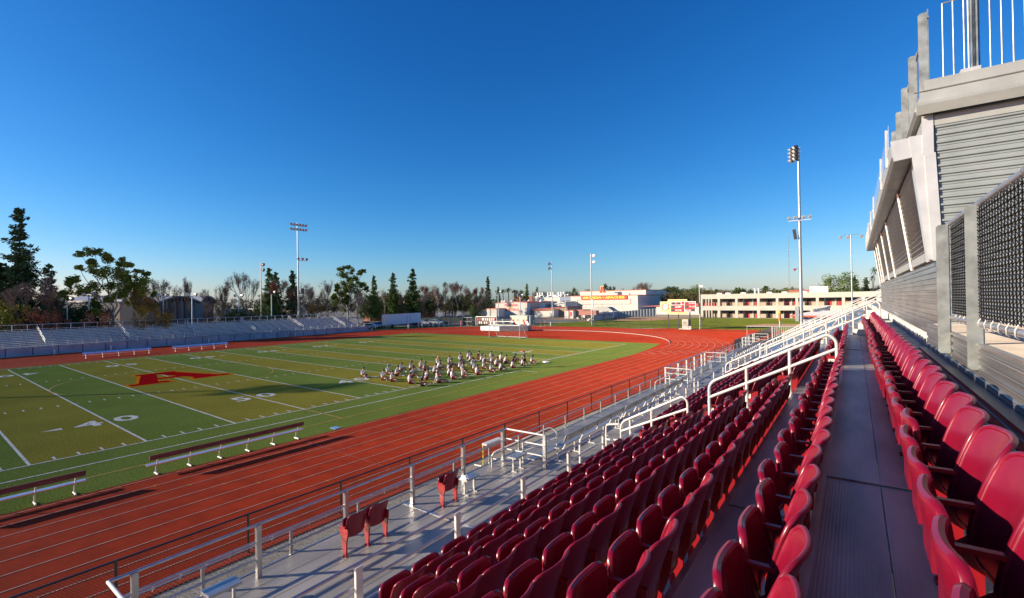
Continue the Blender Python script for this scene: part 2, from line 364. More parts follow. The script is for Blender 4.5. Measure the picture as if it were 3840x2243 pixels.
# lawn and dirt beyond the track
GR = mat('lawn', (.10, .125, .018), .9, 0, var=.25, scale=.35, bump=.4, bscale=25, col2=(.17, .145, .045), thr=(.5, .75), noise2=(5, .14), spec=.0)
mb = MB(); mb.poly([(-47, 94.5, -.010), (-20, 94, -.010), (-7, 97, -.010), (16.2, 97.3, -.010), (18.5, 112, -.010), (5, 113.5, -.010), (9, 124, -.010), (30, 131, -.010), (34, 158.7, -.010), (-17, 156.6, -.010), (-24, 133.5, -.010), (-41, 124.5, -.010)])
mb.poly([(-95, 66, -.010), (-69, 60, -.010), (-60, 84, -.010), (-47, 94, -.010), (-58, 98, -.010), (-75, 76, -.010)])
struct('lawn', mb, GR)
DIRT = mat('infield_dirt', (.27, .145, .075), .95, 0, var=.12, scale=.4, noise2=(4, .08))
mb = MB(); mb.poly([(16.2, 90, -.016), (45, 90, -.016), (45, 132, -.016), (5, 126, -.016), (2, 113, -.016)]); mb.poly([(-42, 122, -.016), (-20, 132, -.016), (-14, 158, -.016), (-75, 158, -.016), (-60, 118, -.016)]); struct('dirt_ground', mb, DIRT)

# ================================================================ FENCES ON THE GROUND
def fence(name, pts, h, mpost, mwire, label, step=3.15, rp=.035, bottom=True, mid=False, dark=False):
    t = thing(name, label, 'fence', base=(pts[0][0], pts[0][1], 0))
    a = MB(); c = MB(); rl = MB()
    for (x0, y0), (x1, y1) in zip(pts, pts[1:]):
        L = hypot(x1 - x0, y1 - y0); n = max(1, round(L / step))
        for i in range(n + 1):
            if i == n and (x1, y1) != pts[-1]: continue
            a2 = MB().cyl(x0 + (x1 - x0) * i / n, y0 + (y1 - y0) * i / n, -.02, h + .03, rp, n=8)
            if NP[0] < 95: a2.build('post', mpost, t, smooth=40); NP[0] += 1
            else: a.merge(a2)
        rl.tube([(x0, y0, h), (x1, y1, h)], rp * .75, 6)
        if bottom: rl.tube([(x0, y0, .08), (x1, y1, .08)], rp * .4, 5)
        if mid: rl.tube([(x0, y0, h * .5), (x1, y1, h * .5)], rp * .6, 5)
        c.poly([(x0, y0, .05), (x1, y1, .05), (x1, y1, h), (x0, y0, h)])
    NP[0] = 0
    rl.build('rail', mpost, t, smooth=40); c.build('mesh_panel', mwire, t)
    if a.v: o = a.build('post', mpost, t, smooth=40); o['kind'] = 'stuff'
    return t
NP = [0]
CB = chain('black_chain_link', (.015, .015, .017), .078, .12); CBX = chain('far_black_chain_link', (.02, .02, .02), .078, .045)
CBF = chain('fine_black_mesh', (.02, .022, .022), .055, .16)
CG = chain('silver_chain_link', (.35, .35, .33), .078, .10)
fence('chain_link_fence', [(15.95, -30), (15.95, 89.3)], 1.12, BLACKM, CB, 'low black chain-link fence running beside the red track and gravel')
fence('chain_link_fence', [(16.1, 89.4), (-8.3, 90.6), (-24, 94.0)], 1.15, BLACKM, CBX, 'low black chain-link fence closing the far end of the track before the lawn')
fence('chain_link_fence', [(3.7, 107.5), (-10.5, 104), (-32, 103.5), (-48, 100.5)], 2.3, mat('dark_green_steel', (.05, .07, .06), .5, .3), chain('thin_far_mesh', (.05, .06, .05), .055, .06), 'taller thin dark fence across the green lawn behind the scoreboard')
fence('chain_link_fence', [(-69.5, 60.5), (-62, 80), (-52, 90), (-40, 95.5)], 1.5, GALV, CBX, 'grey fence curving behind the track between parked cars and the mesh goal')
fence('chain_link_fence', [(-90, 84), (-62, 103)], 2.0, DARKM, mat('green_windscreen', (.11, .125, .10), .9, 0, var=.15), 'high fence with a dull green windscreen behind the parked cars')
# ================================================================ SIDELINE BENCHES (near: backs to camera)
WOODM = mat('brown_plank', (.10, .060, .055), .6, 0, var=.25, scale=3, stretch=(8, .5, 8))
BLUA = mat('blue_grey_aluminium', (.50, .56, .66), .3, .8, var=.06)
def team_bench(base, y0, y1, nleg, face, label, group, backm, low=False):
    x, = base; t = thing('team_bench', label, 'bench', base=(x, y0, 0), group=group)
    f = face                                       # +1: sitters look to -X, back rest on the +X side
    MB().box(x - .13, x + .13, y0, y1, .43, .47).build('seat', BLUA, t)
    if not low: MB().hexa([(x + f * a, y, z) for z, a0 in ((.68, .2), (.90, .26)) for y in (y0 + .05, y1 - .05) for a in sorted((a0, a0 + .035))]).build('backrest', backm, t)
    else: MB().hexa([(x + f * a, y, z) for z, a0 in ((.62, .16), (.86, .22)) for y in (y0 + .02, y1 - .02) for a in sorted((a0, a0 + .035))]).build('backrest', backm, t)
    for i in range(nleg):
        y = y0 + .35 + (y1 - y0 - .7) * i / (nleg - 1); l = MB()
        l.tube([(x - f * .02, y, .05), (x - f * .02, y, .30), (x + f * .14, y, .44), (x + f * .19, y, .62), (x + f * .235, y, .88)], .028, 6)
        l.tube([(x - .17, y, .035), (x + .24, y, .035)], .035, 6)
        l.build('leg', WHITE_PAINT if not low else GALV, t, smooth=50)
    return t
team_bench((6.05,), -12.4 - 4.6, -12.9, 4, 1, 'brown-backed team bench on the turf edge, nearest the picture corner', 'team benches by the near track', WOODM)
team_bench((6.1,), -10.9, -3.75, 6, 1, 'longer brown-backed team bench on the turf edge beside the red lanes', 'team benches by the near track', WOODM)
BB = mat('sky_blue_plank', (.30, .45, .70), .3, .5, var=.05)
team_bench((-55.4,), -1.0, 7.2, 5, -1, 'blue-backed team bench before the far bleachers, closer to the left', 'team benches by the far track', BB, True)
team_bench((-55.0,), 9.9, 18.2, 5, -1, 'blue-backed team bench before the far bleachers, closer to the goals', 'team benches by the far track', BB, True)
# ================================================================ NEAR GRANDSTAND (frame FS)
ZR = dict(E=3.38, D=3.77, C=4.16, B=4.55, A=4.94, G=5.33, H=5.75)     # deck heights, E lowest row, H the top row by the wall
XR = dict(E=26.21, D=26.96, C=27.70, B=28.45, A=29.19, G=29.94, H=30.68)
ROWS = 'EDCBAGH'
YN, YF = -19.5, 44.
stand = thing('grandstand', 'aluminium grandstand with stepped plank decks rising from the red track', 'grandstand', base=(25, 0, 0), frame=FS)
DECK = ribs('dull_deck_aluminium', (.32, .29, .26), 0, .019, .42, .15, .06, var=.28, scale=1.1, stretch=(2.2, .5, 1))
DECKL = ribs('worn_deck_aluminium', (.27, .25, .23), 0, .024, .45, .15, .1, var=.14, scale=.9, stretch=(2.2, .5, 1))
RIS = ribs('riser_aluminium', (.34, .34, .34), 2, .05, .45, .6, .5, var=.1)
edges = [25.05] + [XR[k] - .02 for k in ROWS]
def planks(x0, x1, y0, y1, z, n, name, m, th=.04):
    w_ = (x1 - x0) / n
    for i in range(n):
        b = MB().box(x0 + i * w_ + .004, x0 + (i + 1) * w_ - .004, y0, y1, z - th, z)
        b.box(x0 + i * w_ + .004, x0 + i * w_ + .012, y0, y1, z, z + .003)
        b.build(name, m, stand)
for i, k in enumerate(ROWS):
    y1 = 4.75 if k == 'H' else YF
    planks(edges[i] + .02, edges[i + 1] - .001 if k != 'H' else 31.0, YN, YF, ZR[k], 3 if k in 'EGH' else 2, 'deck_plank', DECK)
    z0 = 2.0 if k == 'E' else ZR[ROWS[i - 1]]
    MB().box(edges[i] - .012, edges[i] + .012, YN, YF, z0, ZR[k] - .045).build('riser', RIS, stand)
    MB().box(edges[i] - .02, edges[i] + .03, YN, YF, ZR[k] - .045, ZR[k] + .002).build('deck_nosing', ALUS, stand)
planks(20.75, 25.03, YN, YF, 2.0, 8, 'walkway_plank', DECKL)
MB().box(20.70, 20.75, YN, YF, 1.78, 2.01).build('walkway_edge', ALUS, stand)
for y in (-9.1, -12.65, 2.4, 13.5, 24, 35):
    if y != -12.65: MB().box(20.76, 25.03, y - .04, y + .04, 2.002, 2.008).build('joint_cover', ALUS, stand)
for y in (-12.75, -1.2, 9.9):
    MB().box(29.95, 30.98, y - .045, y + .045, 5.755, 5.762).build('joint_cover', DECK, stand)
    MB().box(29.2, 29.9, y - .045, y + .045, 5.335, 5.342).build('joint_cover', DECK, stand)
fr = MB()
for y in range(-19, 44, 3):
    for x, z in ((21.2, 1.7), (24.6, 1.7), (27.2, 3.3), (30.2, 4.8)): fr.box(x - .06, x + .06, y - .06, y + .06, 0, z)
    fr.box(20.9, 25, y - .05, y + .05, 1.7, 1.92); fr.hexa([(x, y + s, z) for (x, z) in ((25, 2.9), (31, 5.2)) for s in (-.05, .05)] + [(x, y + s, z) for (x, z) in ((25, 3.15), (31, 5.45)) for s in (-.05, .05)])
fr.build('steel_frame', GALV, stand)
# back wall of ribbed aluminium planks behind the top row
RW = ribs('wall_plank_aluminium', (.30, .29, .28), 2, .03, .40, .7, .4, var=.12, scale=1.2, stretch=(1, .4, 5))
def ribwall(mb, x, y0, y1, z0, z1, pitch=.085, dep=.02):
    z = z0
    while z < z1 - .01:
        zz = min(z + pitch, z1); a = .3 * (zz - z); b_ = .62 * (zz - z)
        pr = [(x, z), (x - dep, z + .08 * (zz - z)), (x - dep, z + b_), (x, z + b_ + .1 * (zz - z)), (x, zz), (x + .02, zz), (x + .02, z)]
        n = len(pr); mb.add([(p[0], y, p[1]) for y in (y0, y1) for p in pr], [tuple(range(n)), tuple(range(2 * n - 1, n - 1, -1))] + [(i, (i + 1) % n, n + (i + 1) % n, n + i) for i in range(n)]); z = zz
m_ = MB(); ribwall(m_, 31.02, YN, -6.8, 5.70, 6.34, .128, .016); ribwall(m_, 31.12, YN, -6.8, 6.36, 6.74, .095, .016); m_.box(31.0, 31.14, YN, -6.8, 6.335, 6.36); m_.build('back_wall', RW, stand)
m_ = MB(); ribwall(m_, 31.02, -6.8, 15.6, 5.70, 6.22, .128, .016); m_.build('back_wall', RW, stand)
BS = mat('blue_steel_strip', (.10, .16, .27), .35, .5, var=.1)
MB().box(30.93, 31.0, YN, 15.6, 5.78, 5.80).box(30.985, 31.0, YN, 15.6, 5.8, 5.86).build('kick_strip', BS, stand)
LEDGE = mat('pale_ledge_concrete', (.36, .30, .24), .85, 0, var=.1, scale=1.5, bump=.2)
MB().box(31.15, 34.5, YN, -6.8, 6.66, 6.75).build('upper_walkway', LEDGE, stand)
MB().box(31.10, 31.15, YN, -6.8, 6.742, 6.762).build('wall_cap', ALUS, stand)
cw = MB(); cw.box(31.24, 31.5, -6.75, 15.4, 6.215, 6.47); cw.box(31.04, 31.25, -6.79, 15.6, 6.18, 6.225); cw.build('concrete_kerb', mat('splashed_concrete', (.44, .43, .40), .85, 0, var=.2, scale=7, thr=(.4, .6), bump=.3), stand)
stand['kind'] = 'thing'

# ---------------------------------------------------------------- folding seats
def shell(zb, zt_, hw, xb, xt, bow, th, rt, rb, nu=10, nv=10, sag=0.):
    """rounded-rectangle shell: bottom zb, top zt_, half width hw, x at bottom/top, bow across, thickness"""
    def wd(z):
        w_ = hw
        if z > zt_ - rt: w_ = min(w_, hw - rt + sqrt(max(0, rt * rt - (z - (zt_ - rt)) ** 2)))
        if z < zb + rb: w_ = min(w_, hw - rb * .9 + .9 * sqrt(max(0, rb * rb - ((zb + rb) - z) ** 2)))
        return w_
    mb = MB(); F = []; Bk = []
    vv = [.5 - .5 * cos(pi * j / nv) for j in range(nv + 1)]
    for v in vv:
        z = zb + (zt_ - zb) * v; w_ = wd(z); fr_, bk = [], []
        for i in range(nu + 1):
            u = -cos(pi * i / nu); y = u * w_
            x = xb + (xt - xb) * v + bow * (1 - (y / hw) ** 2) - .02 * sin(pi * v)
            zz = z - sag * (1 - (y / hw) ** 2) * max(0, v - .6) / .4
            fr_.append((x, y, zz)); bk.append((x + th, y, zz))
        F.append(fr_); Bk.append(bk)
    n = nu + 1; vs = [p for r in F for p in r] + [p for r in Bk for p in r]; o = n * (nv + 1); fs = []
    for j in range(nv):
        for i in range(nu):
            a = j * n + i; fs.append((a, a + n, a + n + 1, a + 1)); fs.append((o + a, o + a + 1, o + a + n + 1, o + a + n))
    bd = [j * n for j in range(nv + 1)] + [nv * n + i for i in range(1, n)] + [j * n + nu for j in range(nv - 1, -1, -1)] + [i for i in range(nu - 1, 0, -1)]
    for a, b in zip(bd, bd[1:] + bd[:1]): fs.append((a, o + a, o + b, b)[::-1])
    mb.add(vs, fs)
    rim = [((vs[a][0] + vs[o + a][0]) / 2, vs[a][1], vs[a][2]) for a in bd]
    mb.tube([r for q, r in enumerate(rim)], th * .62 + .004, 7, closed=True)
    return mb
back_m = shell(.37, .85, .242, -.165, -.035, .058, .016, .065, .13, sag=-.01).mesh('backrest', RED, smooth=60)
pan = shell(.39, .71, .222, -.215, -.285, -.036, .028, .070, .09, sag=.015)
pan.box(-.30, -.285, -.15, .15, .43, .60)
pan_m = pan.mesh('seat_pan', RED, smooth=50)
leg = MB(); leg.prism([(-.19, 0), (-.10, 0), (-.105, .30), (-.05, .45), (-.03, .60), (-.065, .60), (-.10, .50), (-.19, .42), (-.235, .58), (-.262, .58), (-.225, .30)], 1, -.015, .015)
leg.box(-.215, -.075, -.035, .035, 0, .012); leg.cyl(-.20, .028, .0, .022, .011, n=6); leg.cyl(-.09, .028, 0, .022, .011, n=6)
leg_m = leg.mesh('leg', REDM, smooth=40)
legw = MB(); legw.prism([(-.19, 0), (-.10, 0), (-.085, .30), (-.045, .44), (-.03, .60), (-.10, .60), (-.31, .56), (-.32, .53), (-.28, .42), (-.235, .30)], 1, -.017, .017); legw.box(-.215, -.075, -.035, .035, 0, .012); legw_m = legw.mesh('leg', REDM, smooth=40)
arm = MB(); arm.hexa([(x, y, z) for z in (.580, .600) for y in (-.017, .017) for x in (-.275, -.035)]); arm.tube([(-.27, 0, .590), (-.278, 0, .575), (-.26, 0, .54)], [.016, .014, .010], 6)
arm_m = arm.mesh('armrest', REDM, smooth=50)
endp = MB(); endp.prism([(-.20, 0), (-.08, 0), (-.03, .40), (.0, .62), (-.05, .62), (-.36, .60), (-.385, .56), (-.345, .30), (-.26, .12)], 1, -.022, .0)
endp_m = endp.mesh('end_panel', REDM, smooth=40)
PLT = mat('ivory_plate', (.72, .70, .62), .5, 0, var=.05); INK = mat('black_print', (.02, .02, .02), .6)
def plate(txt, w_=.052):
    mb = MB().box(-w_ / 2, w_ / 2, -.032, .032, -.0015, .0015); t = text_mb(txt, .05, y=-.017, bold=.0006, depth=.0); mb.k = 1
    for f in t.f: mb.add([], [])
    mb.merge(t, Matrix.Translation((0, 0, .0022)), 1); return mb.mesh('number_plate', [PLT, INK])
def mk(name, me, par, loc=(0, 0, 0)):
    o = bpy.data.objects.new(name, me); COL.objects.link(o); o.parent = par; o.location = loc; return o
RS = random.Random(77)
def seat(row, y, lbl, group, end=False, last=False, num=None, z=None, x=None, aisle_plate=None):
    loose = x is not None; x = XR[row] if x is None else x; z = ZR[row] if z is None else z
    t = thing('folding_seat', lbl, 'seat', base=(x, y, z), frame=FS, group=group)
    bk_ = mk('backrest', back_m, t); pn_ = mk('seat_pan', pan_m, t); bk_.rotation_euler.y = RS.uniform(-.02, .02); pn_.rotation_euler.y = RS.uniform(-.045, .045); pn_.location.x = RS.uniform(-.012, .012)
    l = mk('leg', legw_m if loose else leg_m, t, (0, -.25, 0)); mk('armrest', arm_m, l)
    if last: l = mk('leg', legw_m, t, (0, .25, 0)); mk('armrest', arm_m, l)
    if end:
        e = mk('end_panel', endp_m, t, (0, -.268, 0)); o = mk('number_plate', aisle_plate, e, (-.20, -.0235, .50)); o.rotation_euler = (pi / 2, 0, 0)
    if num:
        o = mk('number_plate', num, t, (-.022, .155, .765)); o.rotation_euler = Matrix(((0, .22, -.975), (-1, 0, 0), (0, .975, .22))).to_euler()
    return t
APL = plate('40', .07); APL.transform(Matrix.Scale(1.5, 4)); P39 = plate('39'); P41 = plate('36')
RN = dict(E='lowest row', D='second row up', C='third row up', B='fourth row up', A='fifth row up', G='row beside the top walkway', H='top row under the ribbed wall')
secs = []
# nearest seats visible for each row come from a start y behind the picture edge
START = dict(E=-14.2, D=-14.8, C=-15.4, B=-16.2, A=-16.9, G=-17.2, H=-17.2)
ENDS = dict(E=-7.2, D=-7.1, C=-7.05, B=-6.95, A=-6.85, G=-5.95, H=4.75)
n_seat = 0
for r in ROWS:
    ye = ENDS[r] - .25; ys = []
    while ye > START[r]: ys.append(ye); ye -= .5
    ys.reverse()
    for i, y in enumerate(ys):
        k = len(ys) - 1 - i
        if r == 'H':
            lbl = f'maroon seat in the top row under the wall, {nth(k)} from the far steps'
            num = P39 if abs(y + 15.5) < .26 else (P41 if abs(y + 14.0) < .26 else None)
            if num is P39: lbl = 'maroon folding seat with plate thirty-nine in the top row under the wall'
            seat(r, y, lbl, 'maroon folding seats of the top row', last=(k == 0), num=num)
        else:
            lbl = f'maroon seat, {RN[r]}, near block, {nth(k)} from the stairs'
            seat(r, y, lbl, 'maroon folding seats of the near block', last=(k == 0))
        n_seat += 1
START2 = dict(E=-5.85, D=-5.8, C=-5.75, B=-5.7, A=-5.65, G=-4.95)
END2 = dict(E=7.6, D=5.6, C=5.0, B=4.6, A=3.4, G=4.7)
for r in 'EDCBAG':
    y = START2[r] + .25; i = 0
    while y < END2[r]:
        lbl = f'maroon seat, {RN[r]}, far block, {nth(i)} beyond the stairs'
        if i == 0: lbl = f'maroon aisle seat with red end panel and white plate, {RN[r]}'
        seat(r, y, lbl, 'maroon folding seats of the far block', end=(i == 0), last=(y + .5 >= END2[r]), aisle_plate=APL); y += .5; i += 1; n_seat += 1
# the three loose seats on the front walkway
seat('E', -11.35, 'maroon folding seat standing on the front walkway, left one of a joined pair', 'loose maroon seats on the front walkway', x=21.85, z=2.0)
seat('E', -10.78, 'maroon folding seat standing on the front walkway, right one of a joined pair', 'loose maroon seats on the front walkway', x=21.85, z=2.0, last=True)
seat('E', -8.42, 'single maroon folding seat standing alone on the front walkway beside a small bench', 'loose maroon seats on the front walkway', x=21.87, z=2.0, last=True)
print('seats', n_seat)

# ---------------------------------------------------------------- rails
def rail_obj(name, label, base, group=None, cat='railing'):
    return thing(name, label, cat, base=base, frame=FS, group=group)
def rnd(pts, r=.12, n=4):
    """round the inner corners of a polyline"""
    P = [Vector(p) for p in pts]; out = [P[0]]
    for a, b, c in zip(P, P[1:], P[2:]):
        u, v = (a - b), (c - b); ra = min(r, u.length * .45, v.length * .45); p0 = b + u.normalized() * ra; p1 = b + v.normalized() * ra
        for i in range(n + 1):
            t = i / n; out.append(p0 * (1 - t) ** 2 + b * 2 * t * (1 - t) + p1 * t * t)
    return out + [P[-1]]
def guard(label, y0, y1, ys, corner0=None, corner1=None, mp=ALUS):
    g = rail_obj('guardrail', label, (20.95, y0, 2.0), 'guardrails on the walkway edge')
    for z, r in ((3.0, .030), (2.68, .024), (2.34, .024)):
        pts = [(20.95, y0, z), (20.95, y1, z)]
        MB().tube(pts, r, 8).build('rail', ALUS, g, smooth=50)
        if corner0: MB().tube([(20.95, y0 + .02, z), (corner0, y0, z)], r, 8).build('rail', WHITE_PAINT, g, smooth=50)
        if corner1: MB().tube([(20.95, y1 - .02, z), (corner1, y1 + .02, z)], r, 8).build('rail', WHITE_PAINT, g, smooth=50)
    for y in ys: MB().box(20.985, 20.995 + .03, y - .045, y + .045, 1.8, 3.0).box(20.94, 20.99, y - .045, y - .037, 1.8, 2.97).build('post', mp, g)
    if corner1: MB().box(corner1 - .05, corner1 + .05, y1 - .06, y1 + .04, 2.0, 3.02).build('post', GALV, g)
    if corner0: MB().box(corner0 - .05, corner0 + .05, y0 - .05, y0 + .05, 2.0, 3.02).build('post', GALV, g)
    return g
guard('aluminium three-rail guardrail before the loose maroon seats, bending at its near corner', -15.4, -4.72, (-15.05, -13.05, -11.05, -9.0, -6.97, -4.98), 22.45, 22.42)
guard('white three-rail guardrail between the first and second stair gaps of the walkway', 11.9, 21.7, (12.0, 14.65, 16.6, 18.6, 20.6, 21.6), 22.5, 22.45, WHITE_PAINT)
guard('white three-rail guardrail on the walkway edge farthest down the stand', 37, 43.6, (37.1, 39, 41, 43.4), 22.5, 22.45, WHITE_PAINT)
# chain-link skirt along the walkway edge
t = thing('chain_link_skirt', 'silver chain-link mesh on short posts along the walkway front edge above the gravel', 'fence', base=(20.66, -19, 0), frame=FS)
y = -19.1
while y < 44: MB().box(20.62, 20.655, y - .03, y + .03, 1.0, 2.47).build('post', GALV, t); y += 1.73
MB().tube([(20.66, -19, 2.48), (20.66, 44, 2.46)], .019, 7).build('top_rail', ALUS, t, smooth=50)
tie = MB(); y = -18.9
while y < 44: tie.tube([(20.66, y - .01, 2.42), (20.63, y, 2.47), (20.66, y + .01, 2.51), (20.69, y, 2.46)], .005, 4, closed=True); y += .42
tie.build('wire_tie', ALUS, t)
m_ = MB(); m_.poly([(20.66, -19, .75), (20.66, 44, .75), (20.66, 44, 2.46), (20.66, -19, 2.46)]); m_.build('mesh_panel', CG, t)
# two-rail guard before the lowest seat row
def front_rail(label, y0, y1, ys, loop0=False, loop1=False):
    g = rail_obj('guardrail', label, (24.86, y0, 2.0), 'rails before the lowest seat row')
    for z in (3.78, 3.50): MB().tube([(24.86, y0, z), (24.86, y1, z)], .024, 8).build('rail', ALUS, g, smooth=50)
    for y in ys: MB().box(24.895, 24.935, y - .055, y + .055, 2.0, 3.78).build('post', WHITE_PAINT, g)
    if loop1: MB().tube([(24.86, y1, 3.78), (24.6, y1 + .1, 3.78)], .024, 8).build('rail', WHITE_PAINT, g, smooth=50)
    return g
front_rail('pair of aluminium tubes guarding the lowest maroon row nearest the camera', YN, -5.75, [-13.7, -11.72, -9.75, -7.85, -5.95])
front_rail('pair of aluminium tubes guarding the lowest maroon row of the far block', -4.4, 3.7, [-4.05, -2.1, -.15, 1.8, 3.6])
front_rail('pair of white tubes on posts before the benches beyond the second stairs', 6.3, 21.4, [6.4, 8.4, 10.4, 12.4, 14.4, 16.4, 18.4, 20.4])
front_rail('pair of white tubes on posts before the benches farthest down the stand', 23, 43.8, [23.2 + 2 * i for i in range(11)])
def gate_loop(label, pts_list, posts, base, group='stair handrails of white tube', r=.027, m=WHITE_PAINT):
    g = rail_obj('handrail', label, base, group, 'handrail')
    for p in pts_list: MB().tube(rnd(p, .16), r, 8).build('rail', m, g, smooth=50)
    for x, y, z0, z1 in posts: MB().tube([(x, y, z0), (x, y, z1)], r, 8).box(x - .05, x + .05, y - .05, y + .05, z0, z0 + .012).build('post', m, g, smooth=50)
    return g
# small white gates either side of the first stair opening, at the riser
for y, lb in ((-6.35, 'short white three-bar rail closing the near side of the first stair gap'), (4.3, 'short white three-bar rail closing the near side of the second stair gap'), (22.0, 'short white three-bar rail at the third stair gap')):
    gate_loop(lb, [[(24.72, y - .55, 2.75), (24.72, y - .55, 3.80), (24.72, y + .5, 3.80)], [(24.72, y - .55, 3.42), (24.72, y + .45, 3.42)], [(24.72, y - .55, 2.95), (24.72, y + .45, 2.95)]], [(24.72, y - .55, 2.0, 3.0)], (24.72, y, 2.0), 'short rails at the stair gaps')
# aisle handrails up the stairs
def aisle(y, lbl_lo, lbl_hi, hi=True, lo=True):
    if lo: gate_loop(lbl_lo, [[(25.54, y, 3.38), (25.54, y, 4.20), (27.02, y, 5.0), (27.12, y, 4.9), (27.12, y, 4.16)], [(25.54, y, 3.98), (27.12, y, 4.73)]], [(26.3, y, 3.77, 4.6)], (25.54, y, 3.38))
    if hi: gate_loop(lbl_hi, [[(27.58, y, 4.16), (27.58, y, 5.36), (29.74, y, 6.50), (29.87, y, 6.38), (29.87, y, 5.33)], [(27.58, y, 5.04), (29.87, y, 6.22)]], [(28.32, y, 4.55, 5.74), (29.1, y, 4.94, 6.14)], (27.58, y, 4.16), r=.031)
aisle(-6.3, 'low white handrail on the first stairs between the two maroon seat blocks', 'tall white handrail on the first stairs, curving down at the top walkway')
gate_loop('short white handrail stepping off the walkway at the first stairs', [[(24.78, -5.45, 2.0), (24.78, -5.45, 3.85), (25.5, -6.3, 4.15)], [(24.78, -5.45, 3.45), (25.5, -6.3, 3.75)]], [], (24.78, -5.45, 2.0))
gate_loop('long white double handrail climbing the second stairs past the walkway end to the upper rows', [[(25.6, 5.5, 3.38), (25.6, 5.5, 4.28), (30.75, 5.5, 7.02), (30.9, 5.5, 6.9), (30.9, 5.5, 5.75)], [(25.6, 5.5, 3.9), (30.9, 5.5, 6.70)]], [(27.2, 5.5, 3.9, 5.15), (28.5, 5.5, 4.6, 5.85), (29.25, 5.5, 4.94, 6.22), (30.1, 5.5, 5.4, 6.66)], (25.6, 5.5, 3.38), r=.028)
k_ = 0
for y in (6.45, 15.5, 17.2, 26.5, 28.2, 38.0):
    if y < 15.6: gate_loop(f'white double stair handrail among the aluminium benches, {nth(k_)} beyond the maroon seats', [[(25.6, y, 3.38), (25.6, y, 4.28), (29.6, y, 6.4), (29.75, y, 6.3), (29.75, y, 5.3)], [(25.6, y, 3.9), (29.75, y, 6.1)]], [(26.8, y, 3.8, 4.9), (28.1, y, 4.5, 5.6)], (25.6, y, 3.38), r=.024)
    else: gate_loop(f'white double stair handrail among the aluminium benches, {nth(k_)} beyond the maroon seats', [[(25.6, y, 3.38), (25.6, y, 4.28), (33.2, y, 8.32), (33.35, y, 8.2), (33.35, y, 7.2)], [(25.6, y, 3.9), (33.35, y, 8.0)]], [(26.8, y, 3.8, 4.9), (28.1, y, 4.5, 5.6), (29.4, y, 5.0, 6.3), (30.7, y, 5.7, 7.0), (32.0, y, 6.4, 7.7)], (25.6, y, 3.38), r=.026); k_ += 1
# stair loops at the walkway front
for y, lb in ((-5.6, 'curved white handrail rising from the ground stairs behind the corner of the guardrail'), (10.0, 'curved white handrail at the second ground stairs'), (23.2, 'curved white handrail at the third ground stairs')):
    gate_loop(lb, [[(21.0, y, 1.2), (21.0, y, 2.42), (22.1, y + 1.75, 3.02), (22.3, y + 1.85, 2.9), (22.3, y + 1.85, 2.0)], [(21.0, y, 2.05), (22.28, y + 1.85, 2.68)]], [(21.55, y + .95, 2.0, 2.7)], (21.0, y, 1.2), r=.028)
# ---------------------------------------------------------------- benches on the walkway
def small_bench(x, y, lbl, ln=.55, yaw=0):
    t = thing('small_bench', lbl, 'bench', base=(x, y, 2.0), frame=FS, group='small aluminium benches on the front walkway')
    MB().box(x - .15, x + .15, y - ln / 2, y + ln / 2, 2.40, 2.45).build('seat', ALUS, t)
    for s in (-1, 1):
        yy = y + s * (ln / 2 - .08); MB().box(x - .025, x + .025, yy - .02, yy + .02, 2.0, 2.40).box(x - .13, x + .13, yy - .03, yy + .03, 2.0, 2.02).build('leg', GALV, t)
small_bench(21.5, -13.95, 'small aluminium bench at the near end of the front walkway')
small_bench(21.72, -7.58, 'small aluminium bench right beside the single loose maroon seat')
small_bench(21.78, -5.35, 'small aluminium bench behind the corner post of the first guardrail')
for i, y in enumerate((12.4, 14.9, 17.4, 20.2)): small_bench(21.7, y, f'small aluminium bench behind the second guardrail, {nth(i)} in that line')
for i, (y0, y1) in enumerate(((-4.0, 1.0), (1.1, 6.0), (6.1, 9.3), (24.0, 29.5), (29.6, 36.0))):
    lb = f'long aluminium bench with slanted backrest on the front walkway, {nth(i)} in line'
    t = thing('backed_bench', lb, 'bench', base=(22.5, y0, 2.0), frame=FS, group='long backed benches on the front walkway')
    MB().box(22.28, 22.52, y0, y1, 2.41, 2.45).build('seat', ALU, t)
    MB().box(21.75, 22.0, y0 - .7, y1, 2.13, 2.17).build('footrest', ALU, t)
    MB().hexa([(x + s, y, z) for x, z in ((22.66, 2.66), (22.76, 2.9)) for y in (y0, y1) for s in (0, .03)]).build('backrest', ALU, t)
    n = max(2, round((y1 - y0) / 1.2))
    for j in range(n + 1):
        y = y0 + .1 + (y1 - y0 - .2) * j / n; MB().tube([(22.4, y, 2.02), (22.4, y, 2.38), (22.62, y, 2.42), (22.72, y, 2.62), (22.8, y, 2.88)], .022, 6).box(22.25, 22.6, y - .04, y + .04, 2.0, 2.02).build('leg', WHITE_PAINT, t, smooth=50)
